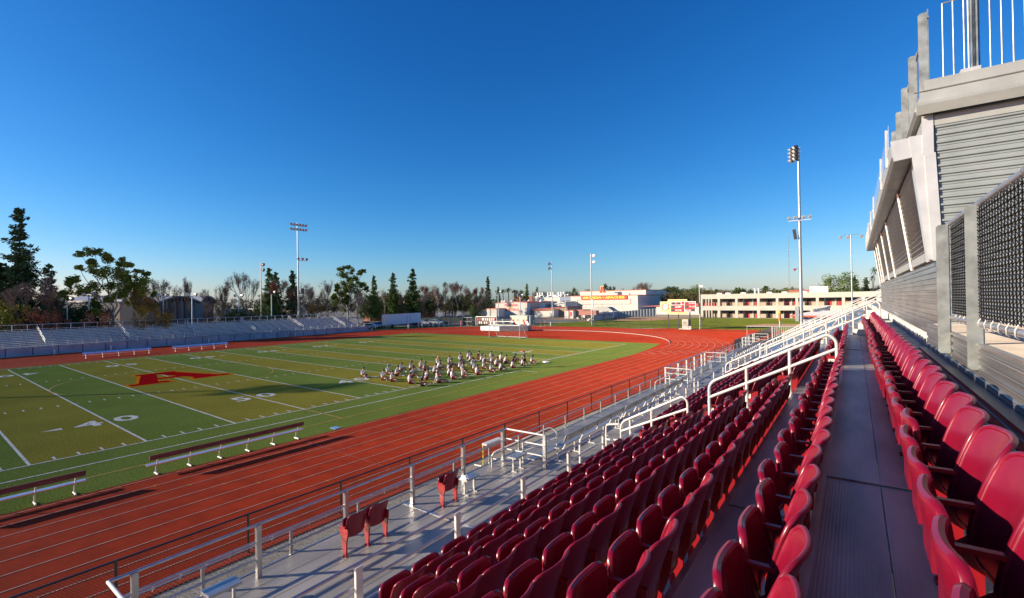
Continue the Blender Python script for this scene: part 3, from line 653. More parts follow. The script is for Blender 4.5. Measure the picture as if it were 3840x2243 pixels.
# bench rows beyond the second stairs, four extra rows climb beside the press box end
UP_ = [(31.45, 6.17), (32.2, 6.59), (32.95, 7.01), (33.7, 7.43)]
for x, z in UP_:
    MB().box(x - .75, x, 16.1, YF, z - .05, z).build('deck_plank', DECK, stand); MB().box(x - .765, x - .75, 16.1, YF, z - .42, z - .05).build('riser', RIS, stand)
MB().box(33.72, 33.76, 16.1, YF, 6.5, 7.9).build('back_wall', RW, stand)
blocks = [(6.7, 15.1), (17.6, 26.1), (28.6, 37.6), (39.0, 43.8)]
rowdef = [(XR[k] - .30, ZR[k], NUM[i]) for i, k in enumerate(ROWS)] + [(x - .3, z, NUM[7 + i]) for i, (x, z) in enumerate(UP_)]
bl = None; bi = 0
for b, (y0, y1) in enumerate(blocks):
    for x, z, nm in rowdef:
        if z > 5.9 and b == 0: continue
        yy0 = 5.0 if False else y0
        t = thing('bench_seat', f'long aluminium bench plank, {nm} row up, {NUM[b]} bench block beyond the maroon seats', 'bench', base=(x, yy0, z), frame=FS, group='aluminium bench planks beyond the maroon seats')
        MB().box(x - .12, x + .12, yy0, y1, z + .40, z + .44).build('seat', ALUS, t)
        L_ = MB(); n = max(2, round((y1 - yy0) / 1.83))
        for j in range(n + 1):
            y = yy0 + .1 + (y1 - yy0 - .2) * j / n; MB().box(x - .03, x + .03, y - .025, y + .025, z, z + .40).box(x + .05, x + .3, y - .025, y + .025, z + .30, z + .34).build('leg', WHITE_PAINT, t)
# aisle half-steps
for i, k in enumerate('DCBAGH'):
    for (ya, yb) in ((-7.0, -5.75), (4.95, 6.25)):
        if k == 'H' and ya < 0: continue
        x = edges[i + 1]; MB().box(x - .30, x - .014, ya + .05, yb - .05, ZR[ROWS[i]], ZR[ROWS[i]] + .2).build('step', DECKL, stand)
one('step_block', MB().box(29.24, 29.55, -4.3, -2.6, 4.94, 5.12), ALUS, 'pale aluminium block standing on the deck beside the tall curved handrail', 'step', base=(29.4, -3.5, 4.94), frame=FS)
for i, (x, z) in enumerate(((30.2, 5.95), (30.35, 6.15), (30.5, 6.37), (30.65, 6.6))):
    MB().box(x - .12, 30.98, 4.9 + i * .7, 5.5 + i * .7, 5.75, z).build('step', WHT, stand)
# ================================================================ PRESS BOX (frame FS)
PB = thing('press_box', 'grey ribbed metal press box with outward-leaning shuttered front above the top seats', 'press box', base=(31.3, -6.75, 6.4), frame=FS)
SIDE = ribs('grey_cladding', (.27, .30, .30), 2, .03, .45, .25, .15, var=.06)
PAINT = mat('pale_grey_trim', (.33, .34, .325), .45, .2, var=.05)
WTRIM = mat('white_trim_metal', (.50, .50, .49), .35, .3, var=.06)
SHUT = mat('shutter_metal', (.24, .225, .205), .42, .5, var=.1, scale=2); SOF = mat('awning_metal', (.20, .18, .16), .4, .5, var=.1)
FAC = mat('front_cladding_metal', (.32, .31, .30), .34, .75, var=.14, scale=1.2, stretch=(1, .5, 5))
Y0, Y1 = -6.75, 15.4
m_ = MB(); ribwall(m_, 31.30, Y0, Y1, 6.47, 7.85, .105, .022); m_.build('lower_wall', FAC, PB)
body = MB(); body.prism([(31.32, 6.2), (31.32, 7.85), (31.12, 9.6), (31.12, 10.3), (36, 10.3), (36, 6.2)], 1, Y0 + .04, Y1 - .02); body.build('wall_core', PAINT, PB)
# side wall facing the camera: horizontal ribbed cladding that follows the leaning edge
sd = MB(); z = 6.8
def fx_(z): return 31.34 if z < 7.85 else 31.34 - (z - 7.85) * .035
while z < 10.04:
    for (za, zb, d) in ((z, z + .075, 0), (z + .075, z + .09, .022), (z + .09, z + .115, .022), (z + .115, z + .13, 0)): pass
    pr = [(z, 0), (z + .036, 0), (z + .042, -.012), (z + .048, 0), (z + .078, 0), (z + .09, .034), (z + .118, .034), (z + .13, 0)]
    for (za, da), (zb, db) in zip(pr, pr[1:]):
        sd.add([(fx_(za), Y0 - da, za), (36, Y0 - da, za), (36, Y0 - db, zb), (fx_(zb), Y0 - db, zb)], [(0, 1, 2, 3)])
    z += .13
sd.build('side_wall', SIDE, PB)
MB().box(31.25, 36, Y0 - .03, Y0 + .02, 10.05, 10.22).build('side_panel', PAINT, PB)
# white corner trims
c = MB(); c.hexa([(31.20, Y0 - .05, 7.80), (31.33, Y0 - .05, 7.80), (31.20, Y0 + .05, 7.80), (31.33, Y0 + .05, 7.80), (31.12, Y0 - .05, 9.60), (31.26, Y0 - .05, 9.60), (31.12, Y0 + .05, 9.60), (31.26, Y0 + .05, 9.60)])
c.box(31.10, 31.24, Y0 - .045, Y0 + .05, 9.60, 10.25); c.build('corner_trim', WTRIM, PB)
c = MB(); c.hexa([(31.17, Y0 + .05, 7.80), (31.2, Y0 + .05, 7.80), (31.17, Y0 + .55, 7.80), (31.2, Y0 + .55, 7.80), (30.95, Y0 + .05, 9.95), (30.98, Y0 + .05, 9.95), (30.95, Y0 + .55, 9.95), (30.98, Y0 + .55, 9.95)])
for i in range(14):
    z = 7.95 + i * .13; x = 31.195 - (z - 7.8) * .102; c.box(x - .004, x + .012, Y0 + .03, Y0 + .06, z, z + .05)
c.hexa([(31.14, Y0 - .03, 7.82), (31.23, Y0 - .03, 7.82), (31.14, Y0 + .06, 7.82), (31.23, Y0 + .06, 7.82), (30.93, Y0 - .03, 9.93), (31.16, Y0 - .03, 9.93), (30.93, Y0 + .06, 9.93), (31.16, Y0 + .06, 9.93)])
c.build('jamb_trim', WTRIM, PB)
# shutters between the mullions
MY = [-6.2, -3.1, 2.4, 5.8, 9.6, 11.4, 13.7, 15.3]
def fx2(z): return 31.26 - (z - 7.85) * .125
for i, (a, b) in enumerate(zip(MY, MY[1:])):
    s = MB(); z = 7.98
    while z < 9.75:
        s.add([(fx2(z), y, z) for y in (a, b)] + [(fx2(z) - .07, y, z + .025) for y in (b, a)], [(0, 1, 2, 3)])
        s.add([(fx2(z) - .07, y, z + .025) for y in (a, b)] + [(fx2(z + .10) + .0, y, z + .10) for y in (b, a)], [(0, 1, 2, 3)]); z += .10
    w_ = s.build('shutter', SHUT, PB)
    MB().hexa([(fx2(7.84) - .06, a + .1, 7.84), (fx2(7.84), a + .1, 7.84), (fx2(7.84) - .06, b - .1, 7.84), (fx2(7.84), b - .1, 7.84), (fx2(8.02) - .05, a + .1, 8.02), (fx2(8.02), a + .1, 8.02), (fx2(8.02) - .05, b - .1, 8.02), (fx2(8.02), b - .1, 8.02)]).build('sill_box', PAINT, PB)
    if i: MB().tube([(fx2(7.8) - .06, a, 7.78), (fx2(9.75) - .06, a, 9.75)], .035, 6).tube([(fx2(9.7) - .05, a, 9.72), (30.70, a, 9.72), (30.68, a, 10.0)], .022, 6).build('mullion', WTRIM, PB, smooth=50)
# projecting awning, clear wind banner above it, roof fascia
aw = MB(); aw.hexa([(30.74, y, 9.56) if q == 0 else (31.0, y, 9.58) for y in (Y0 + .0, Y1 - .2) for q in (0, 1)] + [(30.70, y, 9.62) if q == 0 else (31.0, y, 9.64) for y in (Y0 + .0, Y1 - .2) for q in (0, 1)])
aw.build('awning', SOF, PB)
MB().prism([(30.70, 9.88), (30.74, 9.56), (30.77, 9.56), (30.76, 9.90)], 1, Y0 + .3, Y1 - .2).build('awning_lip', PAINT, PB)
MB().prism([(30.69, 9.90), (30.73, 9.55), (31.0, 9.58), (31.02, 9.92)], 1, Y0 - .02, Y0 + .02).build('awning_end', WTRIM, PB)
PLEX = mat('hazy_plastic', (.5, .55, .6), .1, 0, var=.05)
b_ = PLEX.node_tree.nodes['Principled BSDF']; b_.inputs['Alpha'].default_value = .35
MB().box(30.69, 30.70, Y0 + .6, Y1 - .2, 9.90, 10.35).build('wind_screen', PLEX, PB)
for y in [Y0 + 1.2] + MY[1:]: MB().box(30.67, 30.71, y - .03, y + .03, 9.7, 10.42).build('screen_post', WTRIM, PB)
MB().box(31.0, 36.2, Y0 - .175, Y0 - .155, 10.25, 10.27).box(31.0, 36.2, Y0 - .17, Y0 - .15, 10.60, 10.62).build('drip_edge', SOF, PB)
rf = MB(); rf.prism([(31.01, 10.36), (31.12, 10.62), (36.2, 10.62), (36.2, 10.30), (31.05, 10.26), (31.0, 10.30)], 1, Y0 - .16, Y1); rf.build('roof', PAINT, PB)
MB().box(31.13, 36.2, Y0 - .12, Y0 + .1, 10.62, 10.80).box(31.13, 31.2, Y0 - .1, Y1, 10.62, 10.78).build('roof_kerb', PAINT, PB)
MB().prism([(Y0 - .26, 10.36), (Y0 - .16, 10.44), (Y0 - .16, 10.24), (Y0 - .20, 10.22)], 0, 31.02, 36.2).build('gutter', PAINT, PB)
# roof balustrade along the front: galvanised channels carrying mesh; along the side: pickets
PMG = mat('weathered_galvanised', (.28, .30, .29), .5, .55, var=.16, scale=6)
def channel(mb, x, y, z0, z1, w_=.12, d=.07):
    ch = .03; mb.prism([(y - w_ / 2, z0 + ch), (y - w_ / 2 + ch, z0), (y + w_ / 2, z0), (y + w_ / 2, z1), (y - w_ / 2 + ch, z1), (y - w_ / 2, z1 - ch)], 0, x - .012, x)
    mb.box(x - .0, x + d, y + w_ / 2 - .012, y + w_ / 2, z0, z1)
    for z in (z0 + .14, z0 + .42): mb.box(x - .02, x + .1, y + w_ / 2, y + w_ / 2 + .02, z, z + .03)
def post_x(mb, x, y, z0, z1, w_=.14):
    """post whose broad face looks down the row"""
    ch = .03; mb.prism([(x - w_, z0 + ch), (x - w_ + ch, z0), (x, z0), (x, z1), (x - w_ + ch, z1), (x - w_, z1 - ch)], 1, y - .012, y)
    mb.box(x, x + .012, y - .01, y + .09, z0 - .04, z1 + .05)
y = Y0 + .05; ysb = []
while y < Y1: ysb.append(y); y += 1.85
for i, y in enumerate(ysb):
    p = MB(); post_x(p, 31.20, y, 10.55, 12.0, .12); p.build('balustrade_post', PMG, PB)
MB().poly([(31.21, Y0, 10.8), (31.21, Y1, 10.8), (31.21, Y1, 11.9), (31.21, Y0, 11.9)]).build('balustrade_mesh', CBF, PB)
MB().tube([(31.2, Y0, 11.9), (31.2, Y1, 11.9)], .02, 6).tube([(31.2, Y0, 10.8), (31.2, Y1, 10.8)], .02, 6).build('balustrade_rail', PMG, PB, smooth=50)
PIL = []
pk = MB()
for a, b in ((31.38, 31.68), (31.80, 33.2), (33.32, 34.8)):
    pk.tube([(a, Y0, 10.70), (b, Y0, 10.70)], .012, 6); pk.tube([(a, Y0, 12.05), (b, Y0, 12.05)], .012, 6); x = a
    pk.tube([(a, Y0, 10.7), (a, Y0, 12.05)], .011, 6); x += .125
    while x < b: pk.tube([(x, Y0, 10.7), (x, Y0, 12.05)], .010, 6); x += .125
    pk.tube([(b, Y0, 10.7), (b, Y0, 12.05)], .011, 6)
o = pk.build('roof_railing', PMG, PB, smooth=50)
MB().box(31.70, 31.712, Y0 - .07, Y0 + .02, 10.8, 12.4).box(31.712, 31.76, Y0 + .0, Y0 + .012, 10.8, 12.4).box(31.76, 31.775, Y0 - .07, Y0 + .02, 10.8, 12.4).build('channel_post', PMG, PB)
MB().box(31.57, 31.70, Y0 - .10, Y0 + .02, 10.66, 10.86).box(31.70, 31.80, Y0 - .11, Y0 - .07, 10.66, 10.86).build('post_bracket', WTRIM, PB)
# ---------------------------------------------------------------- mesh fence at the back of the seats (near)
FN = thing('mesh_fence', 'black woven mesh fence on broad galvanised posts behind the top seats', 'fence', base=(31.03, -12, 6.5), frame=FS)
for y in (-13.9, -11.0, -9.35):
    p = MB(); w_ = .17
    ch = .025; x_ = 30.985 if y > -10 else 31.03; xe = x_ + .115; p.prism([(x_, 6.5 + ch), (x_ + ch, 6.5), (xe, 6.5), (xe, 8.12), (x_ + ch, 8.12), (x_, 8.12 - ch)], 1, y - .01, y)
    p.box(xe, xe + .012, y - .0, y + .06, 6.46, 8.16)
    for z in (6.66, 7.0, 7.5, 7.95): p.tube([(xe - .015, y - .015, z), (xe - .015, y + .03, z)], .008, 6)
    p.build('post', PMG, FN)
FR = mat('grey_pipe', (.30, .31, .34), .35, .6, var=.1)
MB().tube([(31.17, -15.2, 8.13), (31.12, -9.3, 8.13)], .030, 10).build('top_rail', FR, FN, smooth=50)
MB().tube([(31.17, -15.2, 6.95), (31.12, -9.3, 6.95)], .028, 10).build('bottom_rail', FR, FN, smooth=50)
tk = MB(); y = -15.1
while y < -9.5: tk.tube([(31.14, y, 7.04), (31.11, y + .03, 6.97), (31.115, y + .05, 6.92), (31.14, y + .09, 6.90)], .006, 6); y += .27
tk.build('wire_hook', WHITE_PAINT, FN, smooth=50)
tk = MB(); y = -15.1
while y < -9.4: tk.tube([(31.145 + .034 * cos(a), y, 8.13 + .034 * sin(a)) for a in [i * pi / 4 for i in range(8)]], .004, 4, closed=True); y += .36
tk.build('wire_tie', ALUS, FN)
mesh = MB(); P_ = .052; ncol = int(5.6 / P_); H_ = 1.09; st = .031; nz = int(H_ / st)
for i in range(ncol):
    y = -14.95 + i * P_
    pts = [(31.135 - (i / ncol) * .02 + .004 * (1 if (j + i) % 2 else -1), y + (P_ * .53) * (1 if j % 2 else -1) * .98, 7.0 + j * st) for j in range(nz + 1)]
    mesh.tube(pts, .0046, 4)
mesh.build('mesh_panel', BLACKM, FN, smooth=80)

# ================================================================ FLOODLIGHT POLES
LAMPG = mat('lamp_glass', (.35, .34, .30), .15, .3, var=.1); LAMPW = mat('lamp_shell', (.70, .70, .68), .35, .4, var=.05)
def lamp(parent, x, y, z, ang, s=.45, dark=True, down=.35):
    d = Vector((cos(ang) * cos(down), sin(ang) * cos(down), -sin(down))); c = Vector((x, y, z))
    b = MB(); b.tube([c - d * s * .55, c - d * s * .3, c + d * s * .25], [s * .18, s * .45, s * .6], 10)
    o = b.build('lamp', LAMPW if not dark else DARKM, parent, smooth=40)
    MB().tube([c + d * s * .24, c + d * s * .28], [s * .56, s * .5], 10).build('lamp_lens', LAMPG, o)
def pole(name, lbl, x, y, z0, z1, r0, r1, group='floodlight poles'):
    t = thing(name, lbl, 'light pole', base=(x, y, z0), group=group)
    MB().tube([(x, y, z0), (x, y, z1)], [r0, r1], 12).build('pole', GALV, t, smooth=50); return t
dirv = (cos(YAW), sin(YAW))
x, y = at(1119, 130); t = pole('floodlight_pole', 'tallest floodlight pole with two rows of six lamps behind the far bleachers', x, y, 0, 27.6, .24, .14)
for r_ in range(2):
    zz = 27.1 - r_ * 1.15; MB().box(x - .06, x + .06, y - 1.9, y + 2.4, zz - .30, zz - .2).build('crossarm', DARKM, t)
    for i in range(6): lamp(t, x + .1, y - 1.75 + i * .80, zz, 0, .55, True)
MB().box(x - .06, x + .06, y, y + 2.6, 18.0, 18.12).build('crossarm', GALV, t)
for i in range(3): lamp(t, x, y + .1 + i * 1.15, 18.5, 0, .6, True)
MB().box(x + .3, x + .8, y + .5, y + 1.1, 9.6, 11.0).build('speaker', DARKM, t)
x, y = at(979, 140); t = pole('floodlight_pole', 'thin dark floodlight pole with two side lamps rising left of the tallest pole', x, y, 0, 18.2, .16, .1)
for zz in (17.6, 16.2): lamp(t, x + .5, y + .45, zz, .5, .8)
x, y = -27.8, 99.1; t = pole('floodlight_pole', 'silver floodlight pole with two lamps in front of the white gym', x, y, 0, 19.2, .2, .12)
for zz in (18.6, 16.9): lamp(t, x + .75, y + .35, zz, .4, .9, False, .1)
MB().box(x + .1, x + .5, y - .3, y, 4.5, 7.0).build('electric_box', GALV, t)
x, y = -51.2, 117.9; t = pole('floodlight_pole', 'slim floodlight pole with two lamps between the volleyball hall and the gym', x, y, 0, 19.5, .16, .1)
for zz in (18.9, 17.4): lamp(t, x - .8, y - .3, zz, pi + .4, 1.0, False, .1)
x, y = .3, 95.5; t = pole('floodlight_pole', 'grey pole with one small lamp right beside the scoreboard', x, y, 0, 10.2, .14, .1); lamp(t, x + .5, y, 9.6, .3, .8, False)
t = pole('floodlight_pole', 'tall floodlight pole outside the picture that throws its long shadow over the field', -5 - sin(AZ) * 95.6, 7 - cos(AZ) * 95.6, 0, 32, .3, .2)
x, y = t.location[0:2]
for r_ in range(3):
    for i in range(6): lamp(t, x + .1, y - 2.3 + i * .95, 31.4 - r_ * 1.1, 0, .8, True)
# big pole in the grandstand
x, y = FS.w(24.9, 50.5)[0:2]; D = hypot(x - CX, y - CY); ztop = zt(2992, 556, D)
x, y = at(3004, D); t = pole('floodlight_pole', 'tallest white floodlight pole standing in the grandstand with a clustered lamp head', x, y, 0, ztop, .20, .13)
k = ztop - 7
def lz_(py): return zt(2996, py, D)
for r_ in range(4):
    zz = lz_(555 + r_ * 14)
    MB().box(x - 1.1, x + .2, y - .05, y + .05, zz - .05, zz + .05).build('crossarm', GALV, t)
    for i in range(4): lamp(t, x - .2 - i * .22, y - .6 + i * .36, zz, pi * .98, .46, i % 2 == 0, .5)
zz = lz_(828); MB().box(x - 1.1, x + 1.2, y - .55, y - .48, zz - .04, zz + .02).build('crossarm', WHITE_PAINT, t)
for i, dx in enumerate((-1.0, -.42, .42, 1.05)): lamp(t, x + dx, y - .52, zz + .32, -pi / 2, .36, False, -.9)
zz = lz_(880); MB().hexa([(x - .62 + a + (-.10 if c_ else .06), y - .2 + b, zz + c_ * 1.0 - .55 + (0 if not a else .06)) for c_ in (0, 1.15) for b in (-.2, .2) for a in (0, .3)]).build('speaker', mat('black_speaker', (.02, .018, .02), .6), t)
zz = lz_(1008); MB().tube([(x, y, zz), (x - .5, y, zz + .05)], .03, 6).build('horn_arm', GALV, t); MB().tube([(x - .42, y, zz), (x - .68, y, zz - .12)], [.04, .17], 8).build('red_horn', mat('red_horn_paint', (.5, .02, .02), .4), t)
MB().box(x - .6, x - .22, y - .3, y + .15, zt(3004, 1205, D) , zt(3004, 1150, D)).build('electric_box', GALV, t)
x, y = FS.w(30.5, 66)[0:2]; D = hypot(x - CX, y - CY); x, y = at(3195, D); ztop = zt(3193, 880, D)
t = pole('floodlight_pole', 'slim grey pole with three small lamps on a short arm behind the grandstand', x, y, 0, ztop, .11, .07)
MB().tube([(x - .9, y, ztop), (x + 1.0, y, ztop)], .03, 6).build('crossarm', GALV, t)
for dx in (-1.15, -.3, 1.15): lamp(t, x + dx, y, ztop - .3, -pi / 2 - .5, .38, False, .6)
# lattice radio mast far off
x, y = at(2961, 330); t = thing('radio_mast', 'thin lattice radio mast rising far behind the classroom block', 'mast', base=(x, y, 0)); zt_ = zt(2961, 880, 330)
m_ = MB()
for a in range(3): m_.tube([(x + .45 * cos(a * 2.1), y + .45 * sin(a * 2.1), 0), (x + .3 * cos(a * 2.1), y + .3 * sin(a * 2.1), zt_)], .05, 4)
z = 8
while z < zt_: m_.tube([(x + .4 * cos((z // 1) * 2.1), y, z), (x - .4, y + .3, z + 1.2)], .035, 4); z += 1.2
m_.build('lattice', mat('pale_mast', (.30, .33, .36), .6), t)
for f in (.35, .6, .8): MB().tube([(x - 1, y, zt_ * f), (x + 1, y, zt_ * f)], .06, 5).build('antenna', WHITE_PAINT, t)
# lamp posts along the far bleachers
PIPE = mat('pale_blue_steel', (.42, .52, .58), .5, .3, var=.05)
for i, (px, py, D_) in enumerate(((251, 1130, 118), (333, 1112, 118), (611, 1115, 124), (720, 1112, 126), (895, 1115, 132), (1018, 1102, 138), (1868, 1098, 170), (1950, 1111, 168), (2120, 1110, 180))):
    x, y = at(px, D_); zt_ = zt(px, py, D_)
    pl = ('behind the far bleachers, {} from the pine'.format(nth(i)) if i < 6 else 'near the white school halls, {} from the basketball courts'.format(nth(i - 6)))
    t = thing('lamp_post', 'short twin-lamp post ' + pl, 'lamp post', base=(x, y, 0), group='short twin-lamp posts')
    MB().tube([(x, y, 0), (x, y, zt_)], [.17, .12], 8).build('pole', PIPE, t, smooth=50)
    MB().tube([(x - dirv[0] * .9, y - dirv[1] * .9, zt_ + .3), (x, y, zt_), (x + dirv[0] * .9, y + dirv[1] * .9, zt_ + .3)], .05, 5).build('crossarm', GALV, t)
    for s in (-1, 1): lamp(t, x + s * dirv[0] * .9, y + s * dirv[1] * .9, zt_ + .45, atan2(dirv[1], dirv[0]) + (0 if s > 0 else pi), .7, False, .3)

# ================================================================ FAR BLEACHERS
FB = thing('far_bleachers', 'long low blue-grey aluminium bleachers on the opposite side of the track', 'bleachers', base=(-68, 20, 0))
BLA = mat('bleacher_aluminium', (.80, .80, .82), .40, .45, var=.08, scale=.6); BLD = mat('bleacher_dark_board', (.34, .36, .40), .5, .4, var=.1)  # footboards and stair landings take a darker grey than the bench planks
y0, y1 = -40, 56.5
NR = 11; tr, rs = .74, .235
for i in range(NR):
    x = -69.9 - i * tr; z = 1.05 + i * rs
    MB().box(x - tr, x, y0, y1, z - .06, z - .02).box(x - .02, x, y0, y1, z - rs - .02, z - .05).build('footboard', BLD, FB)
    MB().box(x - tr + .02, x - tr + .27, y0, y1, z + .22, z + .26).build('bench_plank', BLA, FB)
fr = MB(); y = y0 + .9
while y < y1:
    fr.hexa([(x, y + s, z) for x, z in ((-69.9, .9), (-78, 3.4)) for s in (-.04, .04)] + [(x, y + s, z) for x, z in ((-69.9, 1.0), (-78, 3.5)) for s in (-.04, .04)])
    for x, z in ((-70, .9), (-74, 2.2), (-78, 3.4)): fr.box(x - .05, x + .05, y - .04, y + .04, 0, z)
    for i in range(0, NR): fr.box(-69.9 - i * tr - tr + .1, -69.9 - i * tr - tr + .2, y - .03, y + .03, 1.0 + i * rs, 1.27 + i * rs)
    y += 1.83
fr.build('steel_frame', GALV, FB)
bk = MB(); y = -38.3; n = 0
while y < y1 + .3:
    MB().box(-78.12, -78.05, y - .05, y + .05, 0, 4.45).build('back_post', WHITE_PAINT, FB); y += 1.825
MB().tube([(-78.05, y0, 4.42), (-78.05, y1, 4.42)], .045, 6).tube([(-78.05, y1, 4.42), (-70.5, y1 + .6, 2.0)], .045, 6).build('back_rail', WHITE_PAINT, FB)
MB().poly([(-78.1, y0, 3.35), (-78.1, y1, 3.35), (-78.1, y1, 4.4), (-78.1, y0, 4.4)]).build('back_mesh', CBF, FB)
MB().box(-69.92, -68.7, y0, y1, .90, .96).build('front_walkway', BLA, FB)
fr = MB(); y = -36.7
while y < y1: MB().box(-68.72, -68.66, y - .03, y + .03, .9, 2.0).build('front_post', GALV, FB); y += 1.825
MB().tube([(-68.7, y0, 1.98), (-68.7, y1, 1.98)], .02, 6).tube([(-68.7, y0, 1.5), (-68.7, y1, 1.5)], .02, 6).build('front_rail', GALV, FB)
MB().poly([(-68.69, y0, .95), (-68.69, y1, .95), (-68.69, y1, 1.95), (-68.69, y0, 1.95)]).build('front_mesh', chain('thin_grey_mesh', (.25, .28, .32), .055, .08), FB)
i = 0
for y in [-35.4 + 10.96 * k for k in range(9)]:
    h = MB()
    for (a, b) in ((0, .28), (.34, .62), (.68, .96)):
        xa, xb = -77.6 + 7.0 * a, -77.6 + 7.0 * b; za, zb = 3.35 - 2.25 * a, 3.35 - 2.25 * b
        for dz in (.95, .55): h.tube([(xa, y, za + dz), (xb, y, zb + dz)], .05, 5)
        for (x_, z_) in ((xa, za), (xb, zb)): h.tube([(x_, y, z_), (x_, y, z_ + .95)], .05, 5)
    h.build('stair_handrail', WHITE_PAINT, FB); MB().box(-77.6, -70, y - .5, y + .5, .9, .98).build('stair_landing', BLD, FB)
# low windscreen wall in front
t = thing('windscreen_fence', 'low fence hung with grey-blue windscreen along the foot of the far bleachers', 'fence', base=(-68.2, 20, 0))
MB().box(-68.28, -68.24, -60, 57.5, .02, 1.2).build('windscreen', mat('blue_grey_windscreen', (.34, .38, .45), .8, 0, var=.1, scale=.5), t)
y = -39.5; n = 0
while y < 58:
    MB().cyl(-68.2, y, 0, 1.26, .045, n=6).build('post', DARKM, t); y += 2.93
MB().tube([(-68.2, -60, 1.22), (-68.2, 57.5, 1.22)], .03, 6).build('rail', GALV, t)
MB().box(-68.15, -67.9, -60, 66, -.02, .06).build('kerb', CONC, t)
for i, y in enumerate((-2, 5, 20, 37.5, 58)):
    one('white_marker_post', MB().cyl(-67.7, y, 0, .75, .14, n=8).ball((-67.7, y, .75), .14, .14, .06), WHITE_PAINT, f'short white marker post at the foot of the far bleachers, {nth(i)} from the left', 'marker', base=(-67.7, y, 0), group='white marker posts')
# ================================================================ SCOREBOARD
YB = 94.6
def bx(px): return onY(px, YB)[0]
def bz(px, py): return zt(px, py, onY(px, YB)[1])
hS = lambda x, y: (2470 + x * .05952, 1110 + y * .05952)          # coordinates of the enlarged view
def S2(x, y): p = hS(x, y); return bx(p[0]), bz(*p)
CRM = mat('cream_panel', (.80, .62, .30), .5, 0, var=.03); SRD = mat('score_red', (.62, .025, .03), .45, 0, var=.05); LED = mat('led_panel', (.05, .055, .05), .6); LETW = mat('white_letters', (.85, .84, .8), .5); LETO = mat('orange_letters', (.75, .25, .03), .5)
SB = thing('scoreboard', 'red and cream football scoreboard on three dark posts beyond the track bend', 'scoreboard', base=(S2(1300, 800)[0], YB, 0))
def plate_(x0, y0, x1, y1, m, name, par, d0, d1, rad=.0):
    a, zb = S2(x0, y1); b, za = S2(x1, y0)
    if rad:
        P = []
        for cx_, cz_, s in ((a + rad, zb + rad, pi), (b - rad, zb + rad, 1.5 * pi), (b - rad, za - rad, 0), (a + rad, za - rad, .5 * pi)):
            P += [(cx_ + rad * cos(s + q * pi / 8), cz_ + rad * sin(s + q * pi / 8)) for q in range(5)]
        return MB().prism(P, 1, YB - d1, YB - d0).build(name, m, par)
    return MB().box(a, b, YB - d1, YB - d0, zb, za).build(name, m, par)
plate_(85, 350, 800, 1000, [CRM], 'emblem_panel', SB, 0, .12, .12)
plate_(570, 205, 1790, 380, CRM, 'top_panel', SB, -.02, .10, .12)
plate_(580, 960, 1790, 1150, CRM, 'bottom_panel', SB, -.02, .10, .12)
mainp = plate_(760, 355, 1640, 1000, SRD, 'left_panel', SB, .01, .15); rp_ = plate_(1610, 335, 2340, 1010, LETW, 'right_panel', SB, .0, .155, .1)
plate_(1640, 370, 2290, 980, SRD, 'right_face', rp_, .15, .165)
ck = plate_(770, 355, 1440, 590, LETW, 'clock_frame', mainp, .14, .16, .06); plate_(795, 385, 1405, 555, SRD, 'clock_face', ck, .16, .17)
for q in ((830, 395, 1040, 545), (1160, 385, 1385, 545), (1495, 375, 1570, 490), (810, 610, 1010, 770), (810, 810, 1010, 975), (1490, 645, 1590, 705), (1490, 860, 1590, 925)):
    plate_(*q, LED, 'digit_window', mainp, .165, .18)
for q in ((1790, 380, 1890, 545), (1670, 595, 1895, 770), (2045, 805, 2275, 965)): plate_(*q, LED, 'digit_window', rp_, .165, .18)
def word(txt, x0, y0, x1, y1, m, name, par, bold=.02, d=.182):
    a, zb = S2(x0, y1); b, za = S2(x1, y0); t = text_mb(txt, 1.0, bold=bold, align='LEFT', depth=.02)
    xs = [v[0] for v in t.v]; ys = [v[1] for v in t.v]; sx = (b - a) / (max(xs) - min(xs)); sz = (za - zb) / (max(ys) - min(ys))
    q = MB(); q.add([(a + (v[0] - min(xs)) * sx, YB - d - v[2] * .5, zb + (v[1] - min(ys)) * sz) for v in t.v], t.f); return q.build(name, m, par)
for tx, q in (('GUEST', (1040, 635, 1445, 740)), ('HOME', (1045, 845, 1430, 950)), ('PER', (1450, 515, 1590, 570))): word(tx, *q, LETW, 'lettering', mainp)
word(':', 1065, 400, 1110, 530, LETW, 'lettering', mainp)
for tx, q in (('DOWN', (1910, 410, 2270, 505)), ('TO GO', (1915, 620, 2285, 720)), ('BALL ON', (1640, 845, 2020, 945))): word(tx, *q, LETW, 'lettering', rp_)
word('ARCADIA HIGH SCHOOL', 670, 260, 1710, 325, LETO, 'lettering', SB, .02, .115)
word('Home of THE APACHE NATION', 650, 1035, 1725, 1090, mat('gold_letters', (.70, .36, .06), .5), 'lettering', SB, .01, .115)
ccx, ccz = S2(432, 685); 
def disc(r, d, m, n, par, r0=0):
    P = [(ccx + r * cos(2 * pi * i / 28), ccz + r * sin(2 * pi * i / 28)) for i in range(28)]
    return MB().prism(P, 1, YB - d, YB - d + .02).build(n, m, par)
rg = disc(.84, .14, SRD, 'emblem_ring', SB); disc(.66, .15, LETW, 'emblem_disc', rg)
for a0 in (.30, 1.30): 
    P = [(ccx + r * cos(pi * (a0 + k * .05)), ccz + r * sin(pi * (a0 + k * .05))) for r, ks in ((.84, range(9)), (.68, range(8, -1, -1))) for k in ks]; MB().prism(P, 1, YB - .165, YB - .155).build('ring_text_band', LETO, rg)
MB().prism([(ccx - .4, ccz - .28), (ccx - .28, ccz - .28), (ccx, ccz + .34), (ccx + .28, ccz - .28), (ccx + .4, ccz - .28), (ccx + .06, ccz + .52), (ccx - .06, ccz + .52)], 1, YB - .17, YB - .155).build('emblem_letter', mat('emblem_brown', (.30, .12, .05), .6), rg)
